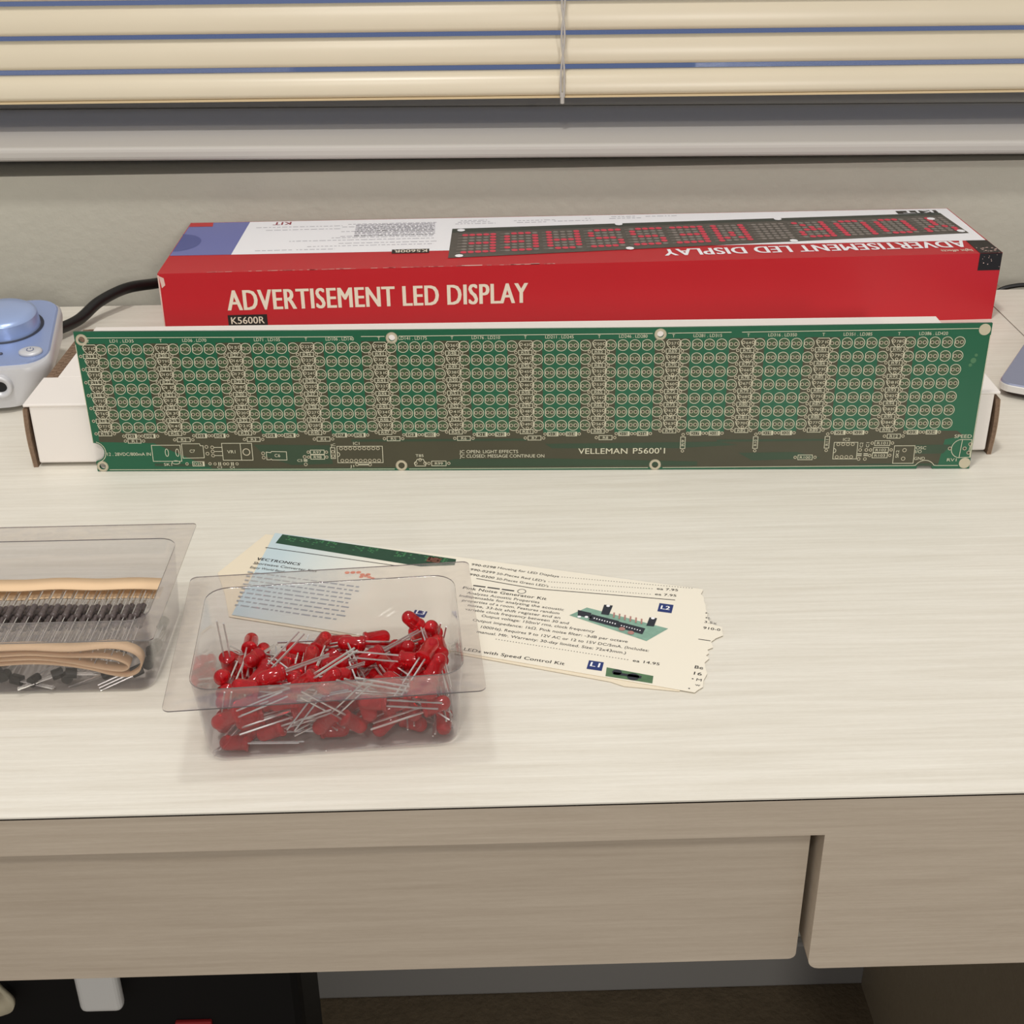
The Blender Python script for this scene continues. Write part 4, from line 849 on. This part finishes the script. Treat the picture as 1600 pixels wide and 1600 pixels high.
path3 = [(-0.244, 0.0208), (-0.200, 0.0214), (-0.170, 0.0210), (-0.146, 0.0204)]
path4 = [(a, b-0.0046) for a, b in path3]
def ribbon(y0, y1, paths=(path1, path2)):
    m_ = MB()
    for P_ in paths:
        pts = spline([(a, 0, b) for a, b in P_], 6); n = len(pts); loops = []
        for i, p in enumerate(pts):
            t = (pts[min(i+1, n-1)]-pts[max(i-1, 0)]).normalized(); nn = Vector((-t.z, 0, t.x))*0.00028
            A1, B1 = p+nn, p-nn
            w = lambda v, y: (W2(v.x, v.z)[0], y-0.4900, W2(v.x, v.z)[1])
            wob = 0.0005*math.sin(p.x*190)
            loops.append([w(A1, y0+wob), w(A1, y1+wob), w(B1, y1+wob), w(B1, y0+wob)])
        m_.loft(loops, 0, True)
    return m_
ribbon(0.4595, 0.4655).build('paper_tape', TAPE, bd_)
ribbon(0.5065, 0.5160, (path3, path4)).build('paper_tape', TAPE, bd_)
def layer(P_, lim):
    pts = [p for p in spline([(a, 0, b) for a, b in P_], 10)]
    return pts[:lim]
rb = MB(); rb.lathe([(0.0, -0.0046), (0.0009, -0.0045), (0.0014, -0.0040), (0.0015, -0.0032), (0.0013, -0.0024), (0.0012, -0.0010), (0.00135, -0.0004), (0.00135, 0.0004), (0.0012, 0.0010), (0.0013, 0.0024), (0.0015, 0.0032), (0.0014, 0.0040), (0.0009, 0.0045), (0.0, 0.0046)], 12, 'Y')
def layer_of(n, x0, z, yoff, dip=0.0):
    body = None
    for k in range(n):
        if body is None:
            body = r = rb.build('resistor', RBODY, bd_)
            MB().tube([(0, 0.4618-yoff, 0), (0, 0, 0), (0, 0.5110-yoff, 0)], 0.00028, 6).build('lead_wire', LEADM, r)
        else:
            r = body.copy(); COL.objects.link(r)
            c = body.children[0].copy(); COL.objects.link(c); c.parent = r
        r.location = (x0+k*0.0050+0.1925, yoff-0.4900, z-0.0024-dip*math.sin(k*0.5))
layer_of(19, -0.2415, 0.0198, 0.4905, 0.0008)
layer_of(19, -0.2390, 0.0178, 0.4850)
layer_of(19, -0.2415, 0.0160, 0.4965)
layer_of(18, -0.2400, 0.0140, 0.4905)
layer_of(18, -0.2390, 0.0122, 0.4960)
TBLK = mat('transistor_black', srgb(40, 40, 36), 0.5, 0.4)
tr0 = empty('transistor')
D_ = [(0.00235*math.cos(math.radians(a)), 0.00235*math.sin(math.radians(a))) for a in range(-50, 231, 20)]
MB().loft([[(p[0], p[1], z) for p in D_] for z in (0.0, 0.0046)], 0, False).build('body', TBLK, tr0, bevel=0.0003)
for x in (-0.00127, 0, 0.00127): MB().box(x-0.00022, x+0.00022, -0.00022, 0.00022, -0.0145, 0.0001).build('lead', LEADM, tr0)
R5 = random.Random(4)
TR = [(-0.236, 0.4620, 0.3), (-0.2215, 0.4625, 2.6), (-0.2080, 0.4628, 0.1), (-0.1955, 0.4622, 2.9), (-0.1830, 0.4632, 0.4), (-0.1725, 0.4630, 3.4), (-0.1625, 0.4645, 0.2), (-0.1500, 0.4640, 0.35), (-0.1445, 0.4715, -1.4), (-0.1445, 0.4880, -1.6), (-0.1450, 0.4990, 1.4), (-0.160, 0.4760, 0.8), (-0.182, 0.480, 2.2), (-0.210, 0.478, 1.0), (-0.170, 0.498, 2.4), (-0.228, 0.497, 0.7), (-0.2290, 0.4632, -1.9), (-0.2020, 0.4640, -1.6), (-0.1890, 0.4638, -2.0), (-0.1770, 0.4642, -1.3), (-0.1450, 0.4790, -1.3)]
for i, (x, y, a) in enumerate(TR):
    o = tr0 if i == 0 else copy_tree(tr0)
    o.matrix_world = Matrix.Translation((x, y, 0.0043+0.0012*(i % 3))) @ Matrix.Rotation(a, 4, 'Z') @ Matrix.Rotation(math.radians(78+R5.uniform(-6, 6)), 4, 'Y') @ Matrix.Rotation(R5.uniform(0, 6.28), 4, 'Z')
    tag(o, 'black transistor with three leads, lying beneath the resistor tape in the left tray', 'transistor', 'loose transistors under the tape')
